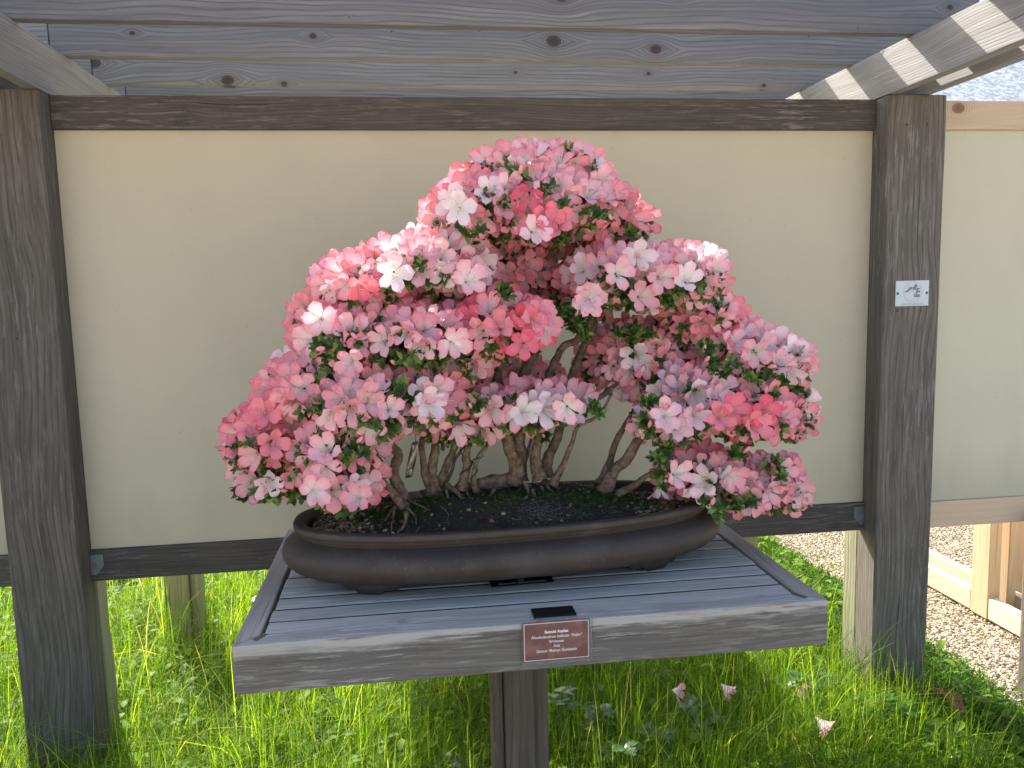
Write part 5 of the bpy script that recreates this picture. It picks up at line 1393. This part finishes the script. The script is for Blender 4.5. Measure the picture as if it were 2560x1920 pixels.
def leafy_plant(x, y, h, label, seed, n=3, s=1.0):
    g = random.Random(seed)
    e = empty("leafy_plant", (x, y, GROUND), label, "plant", "broad-leaved plants in the grass")
    for k in range(n):
        a = 2 * math.pi * k / n + g.uniform(-.5, .5); rr = 0.03 * g.uniform(.5, 1.6) * s
        hh = h * g.uniform(.75, 1.1)
        top = Vector((rr * math.cos(a), rr * math.sin(a), hh))
        v, f = tube_geo(cat_spline([(0, 0, 0), (top.x * .3, top.y * .3, hh * .6), tuple(top)], 4), [0.0012] * 9, 4)
        mesh_obj("stem", mesh_np("stem", [tuple(q) for q in v], f, M['stem']), e)
        for m_ in range(3):
            o = bpy.data.objects.new("leaflet", g.choice(LEAFLETS)); COL.objects.link(o); o.parent = e
            o.location = top
            o.rotation_euler = (g.uniform(-0.1, 0.45), g.uniform(-.2, .2), a - math.pi / 2 + (m_ - 1) * 1.45)
            q = s * g.uniform(.85, 1.15); o.scale = (q, q, q)
for i, (x, y, h, lb, s) in enumerate([
    (1.010, -0.30, 0.12, "bright broad-leaved plant left of the table pedestal", 1.0),
    (0.905, -0.36, 0.10, "sunlit veined leaves low at the bottom, left of the pedestal", 0.95),
    (1.340, -0.16, 0.20, "pale green broad leaves just right of the pedestal under the table edge", 1.0),
    (1.450, -0.22, 0.17, "rounded leaf cluster in shade right of the pedestal", 0.95),
    (1.470, -0.36, 0.16, "lowest leaf cluster right of the pedestal near the bottom edge", 1.0),
    (1.600, -0.28, 0.13, "dark leaf cluster under the table's right half", 1.0),
    (1.790, -0.16, 0.13, "broad leaf beside the fallen pink blossom", 1.1),
    (2.180, -0.08, 0.15, "bright leaves right of the upright fallen blossom", 1.2),
    (2.250, -0.20, 0.11, "fan of dark leaves in front of the right post", 1.5),
    (2.480, -0.38, 0.09, "rounded grey green leaf in shade at the bottom right", 1.5),
    (0.560, -0.33, 0.10, "small leafy plant at the bottom under the table's left corner", 0.9),
    (0.330, 0.95, 0.16, "yellow-green leafy plant behind the wall left of the table", 1.2),
    (0.480, 0.75, 0.14, "yellow-green leafy plant seen beside the table's left side", 1.2),
    (0.560, 1.10, 0.16, "furthest yellow-green leafy plant under the wall's bottom rail", 1.3),
    (2.370, -0.28, 0.17, "upright light green shoot near the dead leaf", 0.8)]):
    leafy_plant(x, y, h, lb, 60 + i, 4 if i < 11 else 5, s)

# curled dead leaf
bm = bmesh.new()
nu, nv_ = 12, 7
gv = [[None] * nv_ for _ in range(nu)]
for i in range(nu):
    for j in range(nv_):
        u, v = i / (nu - 1), j / (nv_ - 1) - .5
        w = 0.042 * math.sin(math.pi * (u * .9 + .05)) ** .8
        th = v * 2.6
        gv[i][j] = bm.verts.new((w * math.sin(th), 0.13 * (u - .5), 0.03 * math.sin(u * 3.1) + w * (1 - math.cos(th)) * .9 + 0.004 * math.sin(u * 20 + v * 9)))
for i in range(nu - 1):
    for j in range(nv_ - 1):
        bm.faces.new((gv[i][j], gv[i + 1][j], gv[i + 1][j + 1], gv[i][j + 1]))
me = bpy.data.meshes.new("dead_leaf"); bm.to_mesh(me); bm.free()
me.materials.append(simple("dead_leaf_brown", (0.20, 0.075, 0.03), 0.8, 0.2, var=(50, (0.36, 0.17, 0.08))))
for p in me.polygons: p.use_smooth = True
o = mesh_obj("dead_leaf", me); o.location = (2.535, -0.235, GROUND + 0.10); o.rotation_euler = (0.3, 0.4, 0.35)
sd = o.modifiers.new("s", 'SOLIDIFY'); sd.thickness = 0.0008
tag(o, "large curled brown dead leaf on the moss by the right post's foot", "leaf")
